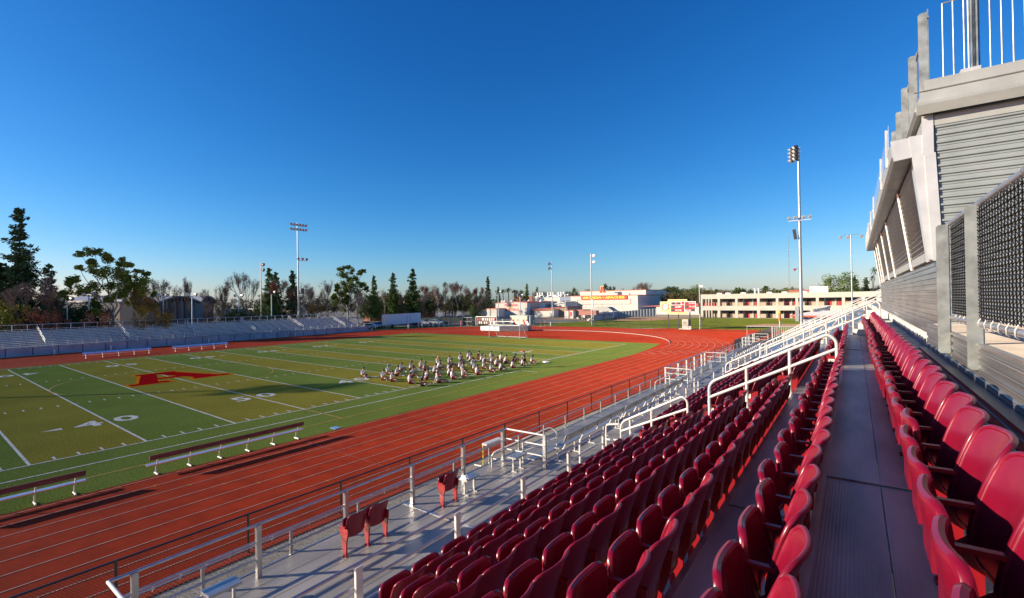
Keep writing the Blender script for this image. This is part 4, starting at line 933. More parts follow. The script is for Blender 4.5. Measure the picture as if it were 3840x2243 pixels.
for px in (2504, 2542, 2585):
    X = bx(px); MB().box(X - .11, X + .11, YB + .05, YB + .27, 0, 6.2).build('post', DARKM, SB)
# stone monument
mx, my = gz(1780 + 1945 * .4076, 900 + 822 * .4076); STN = mat('pale_stone', (.62, .58, .50), .8, 0, var=.08, scale=3, bump=.3)
M_ = thing('stone_monument', 'pale stone monument with a plaque on a stepped base before the scoreboard', 'monument', base=(mx, my, 0))
MB().box(mx - 1.35, mx + 1.3, my - .9, my + .7, 0, .18).build('base', STN, M_); MB().box(mx - .75, mx + .55, my - .35, my + .35, .18, 2.25).build('slab', STN, M_)
MB().box(mx + .55, mx + 1.2, my - .3, my + .35, .18, .75).build('side_block', STN, M_); MB().box(mx - .5, mx + .25, my - .38, my - .35, 1.1, 1.75).build('plaque', mat('bronze_grey', (.30, .27, .22), .5, .4), M_)

# ================================================================ GOALS, MATS, TRACK THINGS
NET = chain('goal_net', (.6, .55, .5), .12, .05)
t = thing('soccer_goal', 'white soccer goal with a crossbar frame behind, standing on the turf end', 'soccer goal', base=(-24.6, 55.6, 0))
gx0, gx1, gy = -28.1, -20.9, 55.6; r = .075
MB().tube([(gx0, gy, 0), (gx0, gy, 3.15), (gx1, gy, 3.15), (gx1, gy, 0)], r, 8).tube([(gx0, gy, 2.44), (gx1, gy, 2.44)], r, 8).build('front_frame', WHITE_PAINT, t, smooth=50)
for x in (-25.9, -24.5, -23.0): MB().tube([(x, gy, 2.44), (x, gy, 3.15)], .05, 6).build('strut', WHITE_PAINT, t)
for x, b in ((gx0, .5), (gx1, 0)): MB().tube([(x + b * 0, gy, 2.44), (x + b, gy + .9, 2.40), (x + b * .3, gy + 2.3, .3), (x, gy + 2.5, .05), (x, gy, .05)], .05, 6).build('side_frame', WHITE_PAINT, t, smooth=50)
MB().tube([(gx0, gy + 2.5, .05), (gx1, gy + 2.5, .05)], .05, 6).build('ground_bar', WHITE_PAINT, t)
MB().poly([(gx0, gy + .9, 2.4), (gx1, gy + .9, 2.4), (gx1, gy + 2.5, .05), (gx0, gy + 2.5, .05)]).build('net', NET, t)
t = thing('landing_mat', 'big high-jump landing mat under a grey and white cover behind the soccer goal', 'mat', base=(-38, 71, 0))
MB().box(-42.2, -36.6, 70.0, 74.2, .12, 1.12).build('white_cover', mat('white_tarp', (.66, .65, .62), .6, 0, var=.12, scale=3, bump=.4, bscale=5), t)
MB().hexa([(-36.6, 69.95, .05), (-31.2, 73.6, .05), (-38.5, 74.3, .05), (-33, 78, .05), (-36.6, 69.95, 1.15), (-31.2, 73.6, 1.15), (-38.5, 74.3, 1.15), (-33, 78, 1.15)]).build('grey_cover', mat('grey_tarp', (.22, .21, .22), .55, 0, var=.12, scale=3, bump=.4, bscale=5), t)
for x in (-41.8, -37): MB().box(x - .15, x + .15, 70.2, 73, 0, .12).build('leg', GALV, t)
hG = lambda x, y: (1720 + x * .1111, 1180 + y * .1111)
def G2(x, y, Y): p = hG(x, y); X, D = onY(p[0], Y); return X, zt(p[0], p[1], D)
t = thing('goal_frame', 'large brown-netted goal frame with white posts at the far track corner', 'goal', base=(-57, 88, 0))
a, zb = G2(570, 370, 88); b, za = G2(1270, 80, 88); zb = 0
MB().tube(rnd([(a, 88, 0), (a, 88, za), (b, 88, za), (b, 88, 0)], .3), .12, 8).build('front_frame', WHITE_PAINT, t, smooth=50)
MB().tube([(a + .45, 88.1, 0), (a + .45, 88.1, za - .1)], .09, 6).build('inner_post', WHITE_PAINT, t)
MB().tube([(a, 88, za), (a - 1.2, 90, za - .2), (a - 2.2, 91.5, 0)], .08, 6).tube([(b, 88, za), (b - 1, 90, 0)], .08, 6).build('back_frame', WHITE_PAINT, t)
NB = mat('brown_netting', (.26, .12, .05), .9, 0, var=.25, scale=2)
MB().poly([(a, 88.3, .3), (b, 88.3, .3), (b, 88.3, za - .1), (a, 88.3, za - .1)]).build('net', NB, t)
t2 = thing('practice_frame', 'square white pipe frame divided in four left of the brown-netted goal', 'frame', base=(-63, 88, 0))
a, za = G2(120, 95, 88); b, _ = G2(430, 95, 88)
MB().tube([(a, 88, 0), (a, 88, za), (b, 88, za), (b, 88, 0), (a, 88, .05)], .07, 6).tube([((a + b) / 2, 88, 0), ((a + b) / 2, 88, za)], .05, 6).tube([(a, 88, za / 2), (b, 88, za / 2)], .05, 6).build('frame', WHITE_PAINT, t2)
MB().poly([(a, 88.2, 0), (b, 88.2, 0), (b, 88.2, za), (a, 88.2, za)]).build('dark_net', mat('dark_netting', (.03, .03, .03), .9), t2)
MAR = mat('maroon_panel', (.35, .03, .04), .6)
for i, gx in enumerate((1780, 1850, 1990, 2190, 2290)):
    x, _ = G2(gx, 300, 92); t = thing('hurdle', f'maroon and white leaning hurdle board before the cream shed, {nth(i)} from the left', 'hurdle', base=(x, 92, 0), group='maroon and white hurdles')
    MB().hexa([(x - .35, 91.9, 1.35), (x + .1, 91.9, 1.35), (x - .35, 92.0, 1.35), (x + .1, 92.0, 1.35), (x - .3, 91.9, 1.75), (x + .2, 91.9, 1.75), (x - .3, 92.0, 1.75), (x + .2, 92.0, 1.75)]).build('board', MAR, t)
    MB().hexa([(x + .1, 91.9, .1), (x + .9, 91.9, .1), (x + .1, 92, .1), (x + .9, 92, .1), (x - .3, 91.9, 1.35), (x + .15, 91.9, 1.35), (x - .3, 92, 1.35), (x + .15, 92, 1.35)]).build('banner', MAR if i % 2 else LETW, t)
    MB().box(x - .4, x - .34, 91.8, 92.8, 0, .06).box(x + .85, x + .92, 91.8, 92.8, 0, .06).build('leg', GALV, t)
rr = random.Random(5)
for i in range(34):
    row = i // 17; gx = 660 + (i % 17) * 34; x, z = G2(gx, 270 if row else 160, 88.05)
    t = thing('hung_shirt', f'small white cloth tied to the brown net, {nth(i % 17)} of the {"lower" if row else "upper"} line', 'cloth', base=(x, 88.0, z), group='white cloths tied to the brown net')
    m_ = [LETW, mat('grey_cloth', (.30, .27, .25), .8), mat('tan_cloth', (.35, .20, .12), .8), LETW, MAR][rr.randrange(5)]
    MB().hexa([(x + dx + U(-.06, .06), 88.0 + dy, z + dz + U(-.08, .08)) for dz in (-.3, .3) for dy in (0, .05) for dx in (-.16, .16)]).build('cloth', m_, t)
a, zb = G2(1730, 350, 98.5); b, za = G2(2300, 55, 98.5); c_, _ = G2(2440, 60, 99.5)
t = thing('storage_shed', 'cream corrugated storage shed beside the far track corner', 'shed', base=(a, 98.5, 0))
MB().box(a, b, 98.5, 101.5, 0, za).build('wall', mat('cream_sheet', (.66, .60, .44), .6, 0, var=.05), t); MB().box(a - .1, b + .05, 98.4, 101.6, za, za + .15).build('roof', mat('tan_roof', (.62, .57, .45), .6), t)
s = MB(); x = a + .5
while x < b: s.box(x, x + .05, 98.46, 98.5, .05, za - .1); x += .9
s.build('seam', mat('dark_seam', (.45, .40, .30), .6), t); MB().box(b + .02, c_, 98.9, 101.3, 0, za + .05).build('grey_annex', mat('grey_sheet', (.30, .31, .33), .6, 0, var=.05), t)
for i, (px, py) in enumerate(((1532, 1232), (1583, 1228), (1624, 1226), (1664, 1223), (1719, 1220), (1979, 1222), (2065, 1222))):
    x, y = gz(px, py); one('white_marker_post', MB().cyl(x, y, 0, 1.0, .17, n=8).ball((x, y, 1), .17, .17, .07), WHITE_PAINT, f'short white marker post behind the far bend of the track, {nth(i)} from the left', 'marker', base=(x, y, 0), group='white posts behind the far bend')
x, y = gz(1730, 1221); one('safety_cone', MB().cyl(x, y, 0, 1.5, .28, .14, 8).box(x - .3, x + .3, y - .3, y + .3, 0, .06), mat('pink_cone', (.75, .20, .16), .5), 'tall pinkish safety cone beside the square pipe frame', 'cone', base=(x, y, 0))

# ================================================================ BUILDINGS
WALL = mat('white_stucco', (.74, .71, .64), .85, 0, var=.03, scale=.4); WALLC = mat('cream_stucco', (.62, .58, .50), .85, 0, var=.04, scale=.4); TERR = mat('terracotta_stucco', (.44, .16, .07), .85, 0, var=.08, scale=.5)
RTRIM = mat('red_roof_trim', (.42, .09, .05), .6); ROOFG = mat('grey_roof', (.42, .41, .40), .8, 0, var=.1); TAN = mat('tan_stucco', (.42, .33, .24), .85, 0, var=.06)
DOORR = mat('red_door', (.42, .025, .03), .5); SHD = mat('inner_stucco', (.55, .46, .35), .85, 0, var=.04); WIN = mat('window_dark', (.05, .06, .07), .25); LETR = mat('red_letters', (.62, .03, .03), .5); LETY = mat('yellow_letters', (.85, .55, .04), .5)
def F(px, py, Y): X, D = onY(px, Y); return X, zt(px, py, D)
def facade_text(txt, x0, x1, z0, z1, Y, m, par, name='lettering', bold=.03, depth=.1):
    t = text_mb(txt, 1.0, bold=bold, align='LEFT', depth=depth); xs = [v[0] for v in t.v]; ys = [v[1] for v in t.v]
    sx = (x1 - x0) / (max(xs) - min(xs)); sz = (z1 - z0) / (max(ys) - min(ys)); q = MB()
    q.add([(x0 + (v[0] - min(xs)) * sx, Y - v[2], z0 + (v[1] - min(ys)) * sz) for v in t.v], t.f); return q.build(name, m, par)
# --- gym
YG = 190; B3 = lambda x, y: (1780 + .4076 * x, 900 + .4076 * y)
xl, zg = F(*B3(882, 518), YG); xr, zg2 = F(*B3(1500, 510), YG); zg = (zg + zg2) / 2
GY = thing('gymnasium', 'big white windowless gymnasium with a red letter on its roof and a red banner', 'building', base=(xl, YG, 0))
# depth so that its shaded end reaches the photographed corner
def solveY(px, X):
    lo, hi = 100, 500
    for _ in range(60):
        m = (lo + hi) / 2
        if onY(px, m)[0] < X: hi = m
        else: lo = m
    return lo
YG2 = solveY(B3(1795, 0)[0], xr); YG2 = min(YG2, YG + 60)
MB().box(xl, xr, YG, YG2, 0, zg).build('wall', WALL, GY); MB().box(xl - .15, xr + .15, YG - .15, YG2, zg, zg + .22).build('roof_edge', RTRIM, GY)
YU = YG + 8; xa, zu = F(*B3(970, 475), YU); xb, zu2 = F(*B3(1575, 460), YU); zu = (zu + zu2) / 2
MB().box(xa, xb, YU, YG2 - 3, zg + .2, zu).build('upper_wall', WALL, GY); MB().box(xa - .15, xb + .15, YU - .15, YG2 - 2.8, zu, zu + .2).build('upper_roof_edge', RTRIM, GY)
a, z1 = F(*B3(978, 515), YG - .3); b, _ = F(*B3(1400, 515), YG - .3); z0 = zt(B3(1200, 548)[0], B3(1200, 548)[1], onY(B3(1200, 0)[0], YG - .3)[1])
bn = MB().prism([(a, z0 + .3), (a + .5, z0), (b - .5, z0), (b, z0 + .3), (b, z1 - .3), (b - .5, z1), (a + .5, z1), (a, z1 - .3)], 1, YG - .4, YG - .2).build('banner', mat('banner_red', (.66, .05, .02), .5), GY)
facade_text('ARCADIA \u2022 APACHES', a + 1.0, b - 1.0, z0 + .35, z1 - .35, YG - .46, LETY, bn, bold=.045)
a2, z3 = F(*B3(942, 552), YG - .05); b2, _ = F(*B3(1435, 552), YG - .05); z2 = z3 - 2.2
fr = MB()
for q in ((a2, b2, z3 - .12, z3), (a2, b2, z2, z2 + .12), (a2, a2 + .15, z2, z3), (b2 - .15, b2, z2, z3)): fr.box(q[0], q[1], YG - .12, YG - .02, q[2], q[3])
fr.build('brown_outline', mat('brown_trim', (.36, .14, .08), .6), GY)
dp = MB()
for px in (985, 1020, 1170, 1280, 1352, 1387): X = F(*B3(px, 560), YG)[0]; dp.box(X - .06, X + .06, YG - .1, YG - .02, .2, z2)
dp.build('drainpipe', mat('pale_pipe', (.55, .52, .48), .6), GY)
px0, px1 = B3(1150, 0)[0], B3(1202, 0)[0]; XA, D_ = onY((px0 + px1) / 2, YG + 2); zb = zt(B3(1175, 485)[0], B3(1175, 485)[1], D_); zt_ = zt(B3(1175, 430)[0], B3(1175, 430)[1], D_); hw = (onY(px1, YG + 2)[0] - onY(px0, YG + 2)[0]) / 2
def bigA(gr, Y, m, par, name):
    s = (zt_ - zb) / 8.; mb = MB()
    for j, P in enumerate(Apoly(gr)): mb.prism([(XA + u * s * .93, zb + v * s + .1) for u, v in P][::1], 1, Y - .02 * j, Y + .25)
    return mb.build(name, m, par)
ra = bigA(.6, YG + 2.0, mat('sign_yellow', (.80, .62, .08), .5), GY, 'roof_letter_border'); bigA(0, YG + 1.7, LETR, GY, 'roof_letter')
for dx in (-1.2, 1.2): MB().box(XA + dx - .06, XA + dx + .06, YG + 2, YG + 2.1, zg, zb + .2).build('letter_strut', GALV, GY)
for dx in (-.3, .3, .9): MB().ball((XA + 7 + dx, YG + 1, zg + 1.3), .28, .28, .3).build('roof_lamp', DARKM, GY)
X, z = F(*B3(1398, 510), YG + 1); MB().box(X - 1, X + 1, YG + 1, YG + 3, zg + .2, zg + .9).build('roof_unit', GALV, GY)
for px in (1735,): MB().box(xr + .0, xr + .06, YG2 - 12, YG2 - 5, zg - 3, zg - 1.4).build('window', WIN, GY)
# --- volleyball hall
YV = 150; C3 = lambda x, y: (1700 + .1984 * x, 1080 + .1984 * y)
xl, z0_ = F(*C3(795, 285), YV); xm, zp = F(*C3(1160, 255), YV); xr, z1_ = F(*C3(1390, 270), YV)
VB = thing('volleyball_hall', 'white low-gabled hall with red painted volleyball lettering', 'building', base=(xl, YV, 0))
yv2 = min(solveY(C3(1955, 0)[0], xr), YV + 60)
MB().prism([(xl, 0), (xr, 0), (xr, z1_ - .2), (xm, zp - .2), (xl, z0_ - .2)], 1, YV, yv2).build('wall', WALL, VB)
MB().prism([(xl - .2, z0_ - .2), (xm, zp - .2), (xr + .3, z1_ - .2), (xr + .3, z1_), (xm, zp), (xl - .2, z0_)], 1, YV - .2, yv2 + .2).build('roof', RTRIM, VB)
def ctext(txt, u0, u1, v0, v1, m, bold=.03):
    a, z1 = F(*C3(u0, v0), YV); b, _ = F(*C3(u1, v0), YV); z0 = F(*C3((u0 + u1) / 2, v1), YV)[1]; facade_text(txt, a, b, z0, z1, YV - .03, m, VB, bold=bold, depth=.04)
ctext('HOME OF', 1028, 1140, 278, 290, mat('dark_print', (.12, .10, .09), .6), .01); ctext('ARCADIA', 960, 1222, 302, 345, LETR, .035); ctext('VOLLEYBALL', 910, 1255, 388, 430, LETR, .035)
a, z = F(*C3(1075, 365), YV); MB().ball((a, YV, z), 1.9, .06, .45, 14, 8).build('gold_emblem', mat('gold_paint', (.60, .46, .22), .6), VB)
wn = None
for j, (u0, u1) in enumerate(((1460, 1625), (1740, 1860))):
    ya, yb = solveY(C3(u0, 0)[0], xr), solveY(C3(u1, 0)[0], xr); n = 6
    for k in range(n):
        y = ya + (yb - ya) * k / n; MB().box(xr - .02, xr + .05, y + .1, y + (yb - ya) / n * .62, 3.3, 5.3).build('window', WIN, VB)
for u in (930, 975, 1110, 1345, 1430, 1660): X, z = F(*C3(u, 240), YV + 12); MB().ball((X, YV + 12, z1_ + .3), .7, .7, .9).cyl(X, YV + 12, z1_ - .1, z1_ + .5, .9).build('roof_vent', WHITE_PAINT, VB)
X0, z = F(*C3(620, 400), YV - 6); X1, _ = F(*C3(815, 400), YV - 6)
an = thing('low_annex', 'low white flat annex beside the lettered hall', 'building', base=(X0, YV - 6, 0)); MB().box(X0, X1, YV - 6, YV + 10, 0, z).build('wall', WALL, an); MB().box(X0 - .1, X1 + .1, YV - 6.1, YV + 10, z, z + .3).build('roof', RTRIM, an)
# --- other school halls behind
def hall(name, lbl, u0, u1, v0, Y, mw, depth=20, roof=None, conv=C3, wins=(), wm=None, zr=.25):
    a, z = F(*conv(u0, v0), Y); b, _ = F(*conv(u1, v0), Y); t = thing(name, lbl, 'building', base=(a, Y, 0))
    MB().box(a, b, Y, Y + depth, 0, z).build('wall', mw, t); MB().box(a - .15, b + .15, Y - .15, Y + depth + .1, z, z + zr).build('roof', roof or ROOFG, t)
    for (p0, p1, q0, q1) in wins:
        wa, wz1 = F(*conv(p0, q0), Y); wb, _ = F(*conv(p1, q0), Y); wz0 = F(*conv(p0, q1), Y)[1]; MB().box(wa, wb, Y - .06, Y + .02, max(.05, wz0), wz1).build('window', wm or WIN, t)
    return t, a, b, z
hall('school_hall', 'terracotta upper hall rising behind the white hall with lettering', 1135, 1490, 168, 205, TERR, 20)
hall('school_hall', 'long white flat-roofed hall with roof vents beside the terracotta block', 1492, 2015, 185, 200, WALL, 25, mat('blue_grey_roof', (.30, .40, .50), .7))
hall('school_hall', 'blue-grey shaded hall touching the big gymnasium', 2012, 2212, 172, 199, mat('blue_grey_wall', (.34, .40, .50), .8), 20, wins=((2065, 2205, 240, 262),))  # wall in one even blue-grey
hall('school_hall', 'tan wing with a row of windows beside the gymnasium', 2110, 2215, 262, 186, TAN, 8, wins=((2125, 2150, 292, 335), (2158, 2180, 292, 335), (2188, 2208, 292, 335)))
for i in range(9):
    X, z = F(*C3(1600 + i * 66, 170), 206 + (i % 3)); one('rooftop_unit', MB().box(X - 1.2, X + 1.2 + (i % 2), 205, 207, 7.5, zt(C3(1600, 150 - 12 * (i % 3))[0], C3(0, 150 - 12 * (i % 3))[1], 230)).box(X - .3, X + .3, 205.2, 205.8, 7.5, 11), WHT, f'white ventilation unit on the long white hall roof, {nth(i)} from the left', 'roof unit', base=(X, 206, 7.4), group='white roof units')
def shedroof(lbl, u0, u1, v0, v1, vb, Y, mw, mr):
    a, z0 = F(*C3(u0, v0), Y); b, z1 = F(*C3(u1, v1), Y); t = thing('school_wing', lbl, 'building', base=(a, Y, 0))
    MB().prism([(a, 0), (b, 0), (b, z1), (a, z0)], 1, Y, Y + 12).build('wall', mw, t); MB().prism([(a - .3, z0), (b + .3, z1), (b + .3, z1 + .22), (a - .3, z0 + .22)], 1, Y - .5, Y + 12.3).build('roof', mr, t); return t
shedroof('white wing with a rising slanted white roof before the long hall', 1690, 2100, 352, 275, 0, 168, WALL, WHT)
shedroof('tan open-fronted wing under a red-edged sloping roof near the pool fence', 1480, 2150, 415, 360, 0, 152, TAN, RTRIM)
shedroof('white low wing with maroon doors in front of the tan wing', 1530, 1890, 430, 415, 0, 148, WALL, RTRIM)
hall('pool_hut', 'small white hut with a red door before the gymnasium', 2095, 2260, 430, 140, WALL, 6, RTRIM, wins=((2200, 2235, 452, 530),), wm=DOORR)
hall('pool_hut', 'small tan hut with a dark window beside the white hut', 2265, 2440, 425, 142, TAN, 6, RTRIM, wins=((2305, 2325, 450, 475),))
# picnic shelter
XA0, zA = F(*B3(1085, 655), 135); XB0, _ = F(*B3(1275, 655), 135)
sh = thing('shade_shelter', 'grey gabled shade shelter on posts behind the grey wall', 'shelter', base=(XA0, 135, 0))
zr_ = F(*B3(1230, 616), 137)[1]; MB().prism([(XA0, zA), (XB0, zA), (XB0 - 2.2, zr_), (XA0 + .8, zr_)], 1, 135, 139).build('roof', mat('grey_canopy', (.36, .35, .32), .7), sh)
for X in (XA0 + .3, (XA0 + XB0) / 2, XB0 - .3): MB().box(X - .1, X + .1, 135.5, 135.7, 0, zA).build('post', DARKM, sh)
# long grey wall and grey slat fence
GW = mat('grey_block_wall', (.36, .39, .45), .8, 0, var=.05, scale=.5)
def wall_run(name, lbl, p0, p1, D0, D1, py0, py1, m, seams=0):
    x0, y0 = at(p0, D0); x1, y1 = at(p1, D1); z0, z1 = zt(p0, py0, D0), zt(p1, py1, D1); t = thing(name, lbl, 'wall', base=(x0, y0, 0))
    d = Vector((x1 - x0, y1 - y0, 0)).normalized(); n = Vector((d.y, -d.x, 0)) * .12
    MB().hexa([(x + s * n.x, y + s * n.y, z) for z_ in (0, 1) for s in (-1, 1) for x, y, zt__ in ((x0, y0, z0), (x1, y1, z1)) for z in ((0, zt__)[z_],)]).build('wall_panel', m, t)
    for i in range(seams + 1):
        f = i / max(1, seams); x, y = x0 + (x1 - x0) * f, y0 + (y1 - y0) * f; MB().box(x - .09, x + .09, y - .2, y + .2, 0, z0 + (z1 - z0) * f + .1).build('pilaster', GALV, t)
    return t
wall_run('grey_wall', 'long smooth grey wall running away from the lawn in front of the gymnasium', B3(1088, 0)[0], B3(1330, 0)[0], 158, 196, B3(0, 688)[1], B3(0, 652)[1], GW, 6)
wall_run('tall_slat_fence', 'tall silver slatted fence continuing from the grey wall end', B3(1335, 0)[0], B3(1665, 0)[0], 192, 196, B3(0, 658)[1], B3(0, 632)[1], mat('silver_slats', (.40, .41, .40), .6, .3, var=.3, scale=1.6, stretch=(6, 6, .05)), 12)
X, z = F(*B3(1668, 612), 188); X2, _ = F(*B3(2060, 612), 188)
t = thing('equipment_building', 'low white building with a red sloped roof edge behind the scoreboard', 'building', base=(X, 188, 0)); MB().box(X, X2, 188, 200, 0, z).build('wall', WALL, t)
MB().hexa([(X - 6, 187.5, z), (X2, 187.5, z), (X - 6, 200, z), (X2, 200, z), (X - 6, 187.5, z + .15), (X2, 187.5, z + 1.2), (X - 6, 200, z + .15), (X2, 200, z + 1.2)]).build('roof', RTRIM, t)
# low pool wall, benches and clutter
wall_run('low_pool_wall', 'low cream wall along the pool beyond the far bend', C3(930, 0)[0], C3(2380, 0)[0], 150, 154, C3(0, 595)[1], C3(0, 598)[1], WALLC, 0)
t = thing('pool_gear', 'pile of pool furniture and equipment under a pink cover at the wall corner', 'equipment', base=at(2190, 150) + (0,)); X, Y = at(2198, 150); rr = random.Random(2)
MB().box(X - 2.6, X + 3.2, Y, Y + 2, 2.2, 3.6).build('pink_cover', mat('pink_cover', (.55, .25, .20), .8, 0, var=.15), t)
for i in range(14): MB().box(*(lambda a, c: (a, a + U(.3, .8), Y - .8, Y - .2, c, c + U(.3, .8)))(X + U(-3, 2.6), U(0, 1.5))).build('folded_frame', [DARKM, WHT, BLACKM][i % 3], t)
# --- classroom building
YC = 160; D3 = lambda x, y: (2500 + .4076 * x, 900 + .4076 * y)
xl, zc = F(*D3(312, 502), YC); xr = 52; zc = 8.05
CB_ = thing('classroom_block', 'long cream two-storey classroom block with open galleries and red doors', 'building', base=(xl, YC, 0))
def zz(v, u=700): return F(*D3(u, v), YC)[1]
zf2, zo2, zs, zo1 = zz(608), zz(544, 500), zz(648, 500), 0
z_g1t = zz(648, 480); z_g2b = zz(607, 480); z_g2t = zz(542, 480)
MB().box(xl, xr, YC, YC + .5, z_g2t, zc).build('parapet', WALLC, CB_); MB().box(xl, xr, YC, YC + .5, z_g1t, z_g2b).build('balcony_wall', WALLC, CB_)
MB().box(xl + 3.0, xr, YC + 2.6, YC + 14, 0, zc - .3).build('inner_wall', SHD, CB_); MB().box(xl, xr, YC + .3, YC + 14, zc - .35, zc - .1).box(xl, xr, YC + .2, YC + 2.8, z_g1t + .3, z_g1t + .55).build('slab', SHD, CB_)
MB().box(xl, xl + .55, YC + .02, YC + 14, 0, z_g1t).box(xl, xl + .55, YC + .02, YC + 14, z_g2b, z_g2t).build('end_wall', WALLC, CB_)
cols = [312, 478, 640, 842, 1015, 1196, 1385, 1625, 1810, 1990, 2170]
for u in cols:
    X = F(*D3(u, 650), YC)[0]; MB().box(X - .02 if u == 312 else X - .42, X + .75 if u == 312 else X + .42, YC - .06, YC + .45, 0, z_g1t).build('column', WALLC, CB_); MB().box(X - .02 if u == 312 else X - .36, X + .6 if u == 312 else X + .36, YC - .04, YC + .45, z_g2b - .25, z_g2t + .01).build('column', WALLC, CB_)
for a, b in zip(cols[1:], cols[2:]):
    X0, X1 = F(*D3(a, 650), YC)[0], F(*D3(b, 650), YC)[0]; w_ = X1 - X0; i = cols.index(a)
    for z0, z1 in ((0, z_g1t), (z_g2b, z_g2t)):
        MB().box(X0 + .6, X1 - .6, YC + 2.5, YC + 2.62, z1 - .95, z1 - .15).build('window', WIN, CB_)
        if i % 2 == 0:
            for f in (.36, .78): MB().box(X0 + w_ * f, X0 + w_ * f + 1.0, YC + 2.5, YC + 2.65, z0, z1 - .9).build('door', DOORR, CB_); MB().box(X0 + w_ * (f - .12), X0 + w_ * (f - .06), YC + 2.3, YC + 2.65, z0, z1 - .1).build('pilaster', WALLC, CB_)
        else: MB().box(X0 + w_ * .45, X0 + w_ * .45 + 1.1, YC + 2.5, YC + 2.65, z0, z1 - .6).build('door', mat('brown_door', (.10, .06, .05), .5), CB_)
rl = MB(); x = xl + 1
while x < xr: rl.box(x, x + .04, YC + .1, YC + .14, z_g2b - .05, z_g2b + 1.05); x += 2.2
rl.box(xl, xr, YC + .1, YC + .15, z_g2b + 1.0, z_g2b + 1.06).build('gallery_rail', mat('red_brown_rail', (.28, .06, .05), .5), CB_)
for u in (360, 385, 412):
    X = F(*D3(u, 600), YC)[0]; MB().box(X - .14, X + .14, YC + .05, YC + .3, z_g2b, z_g2t).box(X - .16, X + .16, YC + .05, YC + .3, 0, z_g1t).build('mullion_post', WALLC, CB_)
MB().box(xl + .6, xl + 4.5, YC + .3, YC + .4, z_g2b, z_g2b + 1.0).build('red_panel', DOORR, CB_)
for i, u in enumerate((480, 560, 700, 810, 845, 940, 1080, 1260, 1400)):
    X = F(*D3(u, 490), YC + 4)[0]; tall = u in (810, 845); big = u == 1400
    one('rooftop_unit', MB().box(X - (.2 if tall else 2.4 if big else .7), X + (.2 if tall else 2.4 if big else .9), YC + 4, YC + 5, zc - .12, zc + (1.8 if tall else 1.9 if big else .45)).box(X - .1, X + .1, YC + 4.2, YC + 4.6, zc - .1, zc + .6), WHT, f'white unit on the classroom block roof, {nth(i)} from the left', 'roof unit', base=(X, YC + 4, zc - .12), group='white units on the classroom roof')
hall('school_hall', 'red-roofed hall just showing over the classroom block', 1120, 1430, 474, 200, TAN, 12, RTRIM, conv=D3, zr=.5)
# --- concession building with roof fans
xx0, y0_ = FS.w(28.5, 68)[0:2]; 
hB = lambda x, y: (2900 + .2038 * x, 1080 + .2038 * y)
YK = 92; a, ze = F(*hB(325, 510), YK); b, _ = F(*hB(1150, 510), YK)
KB = thing('ticket_building', 'white ticket building with maroon eave and a row of round roof fans', 'building', base=(a, YK, 0))
MB().box(a + 1.6, b, YK + 1, YK + 14, 0, ze).build('wall', WALL, KB)
ct = F(*hB(690, 420), YK + 6)[1]
MB().hexa([(a, YK, ze), (b + 2, YK, ze), (a, YK + 14, ze), (b + 2, YK + 14, ze), (a + 3.5, YK + 6, ct), (b + 1, YK + 6, ct), (a + 3.5, YK + 8, ct), (b + 1, YK + 8, ct)]).build('roof', ROOFG, KB); MB().box(a - .1, b + 2.1, YK - .1, YK + .05, ze - .25, ze + .05).build('eave', RTRIM, KB)
for i, u in enumerate((720, 775, 825, 872, 912, 945, 972, 998)):
    X, zq = F(*hB(u, 420 - i * 9), YK + 5 + i * 2.2); rr_ = .55; Y = YK + 5 + i * 2.2; zb_ = F(*hB(u, 455 - i * 11), Y)[1]; zt2 = F(*hB(u, 388 - i * 8), Y)[1]
    MB().cyl(X, Y, zb_ - 1.2, zt2 - .25, .42, n=10).cyl(X, Y, zt2 - .3, zt2, .62, .5, n=12).build('roof_fan', mat('fan_metal', (.52, .46, .40), .4, .4), KB, smooth=40)
for k in range(4): X = a + 2.0 + k * .9; MB().box(X, X + .6, YK + .93, YK + 1, .8, ze - .4).build('window', mat('barred_blue', (.16, .22, .34), .4), KB)
# orange barrel post and pole
x, y = at(2922, 105); t = thing('warning_post', 'post with a yellow and orange wrapped top by the infield', 'post', base=(x, y, 0)); zt_ = zt(2922, 1165, 105)
MB().cyl(x, y, 0, zt_ - 1.9, .12).build('post', GALV, t); MB().cyl(x, y, zt_ - 1.9, zt_ - .5, .2).build('orange_wrap', mat('orange_wrap', (.75, .16, .02), .6), t); MB().cyl(x, y, zt_ - .5, zt_, .24).build('yellow_cap', mat('yellow_wrap', (.8, .5, .02), .6), t)
# far end gate frame
t = thing('entrance_gate', 'white pipe entrance gate and barred fence at the far end of the walkway', 'gate', base=(18.8, 54, 0), frame=FS)
MB().tube([(18.8, 53.6, 0), (18.8, 53.6, 3.25), (31, 57, 3.25)], .06, 8).tube([(21.6, 54.4, 0), (21.6, 54.4, 3.25)], .06, 8).tube([(19.6, 53.8, 0), (19.6, 53.8, 2.3)], .06, 8).build('frame', WHITE_PAINT, t)
br = MB(); x = 21.8
while x < 25: br.box(x, x + .04, 54.5, 54.54, .4, 3.2); x += .2
br.build('bars', WHITE_PAINT, t)
t = thing('entrance_fence', 'dark windscreen strip along the track fence at the far corner', 'fence', base=(16.0, 60, 0)); MB().box(16.02, 16.08, 52, 89, .3, 1.5).build('windscreen', BLACKM, t)
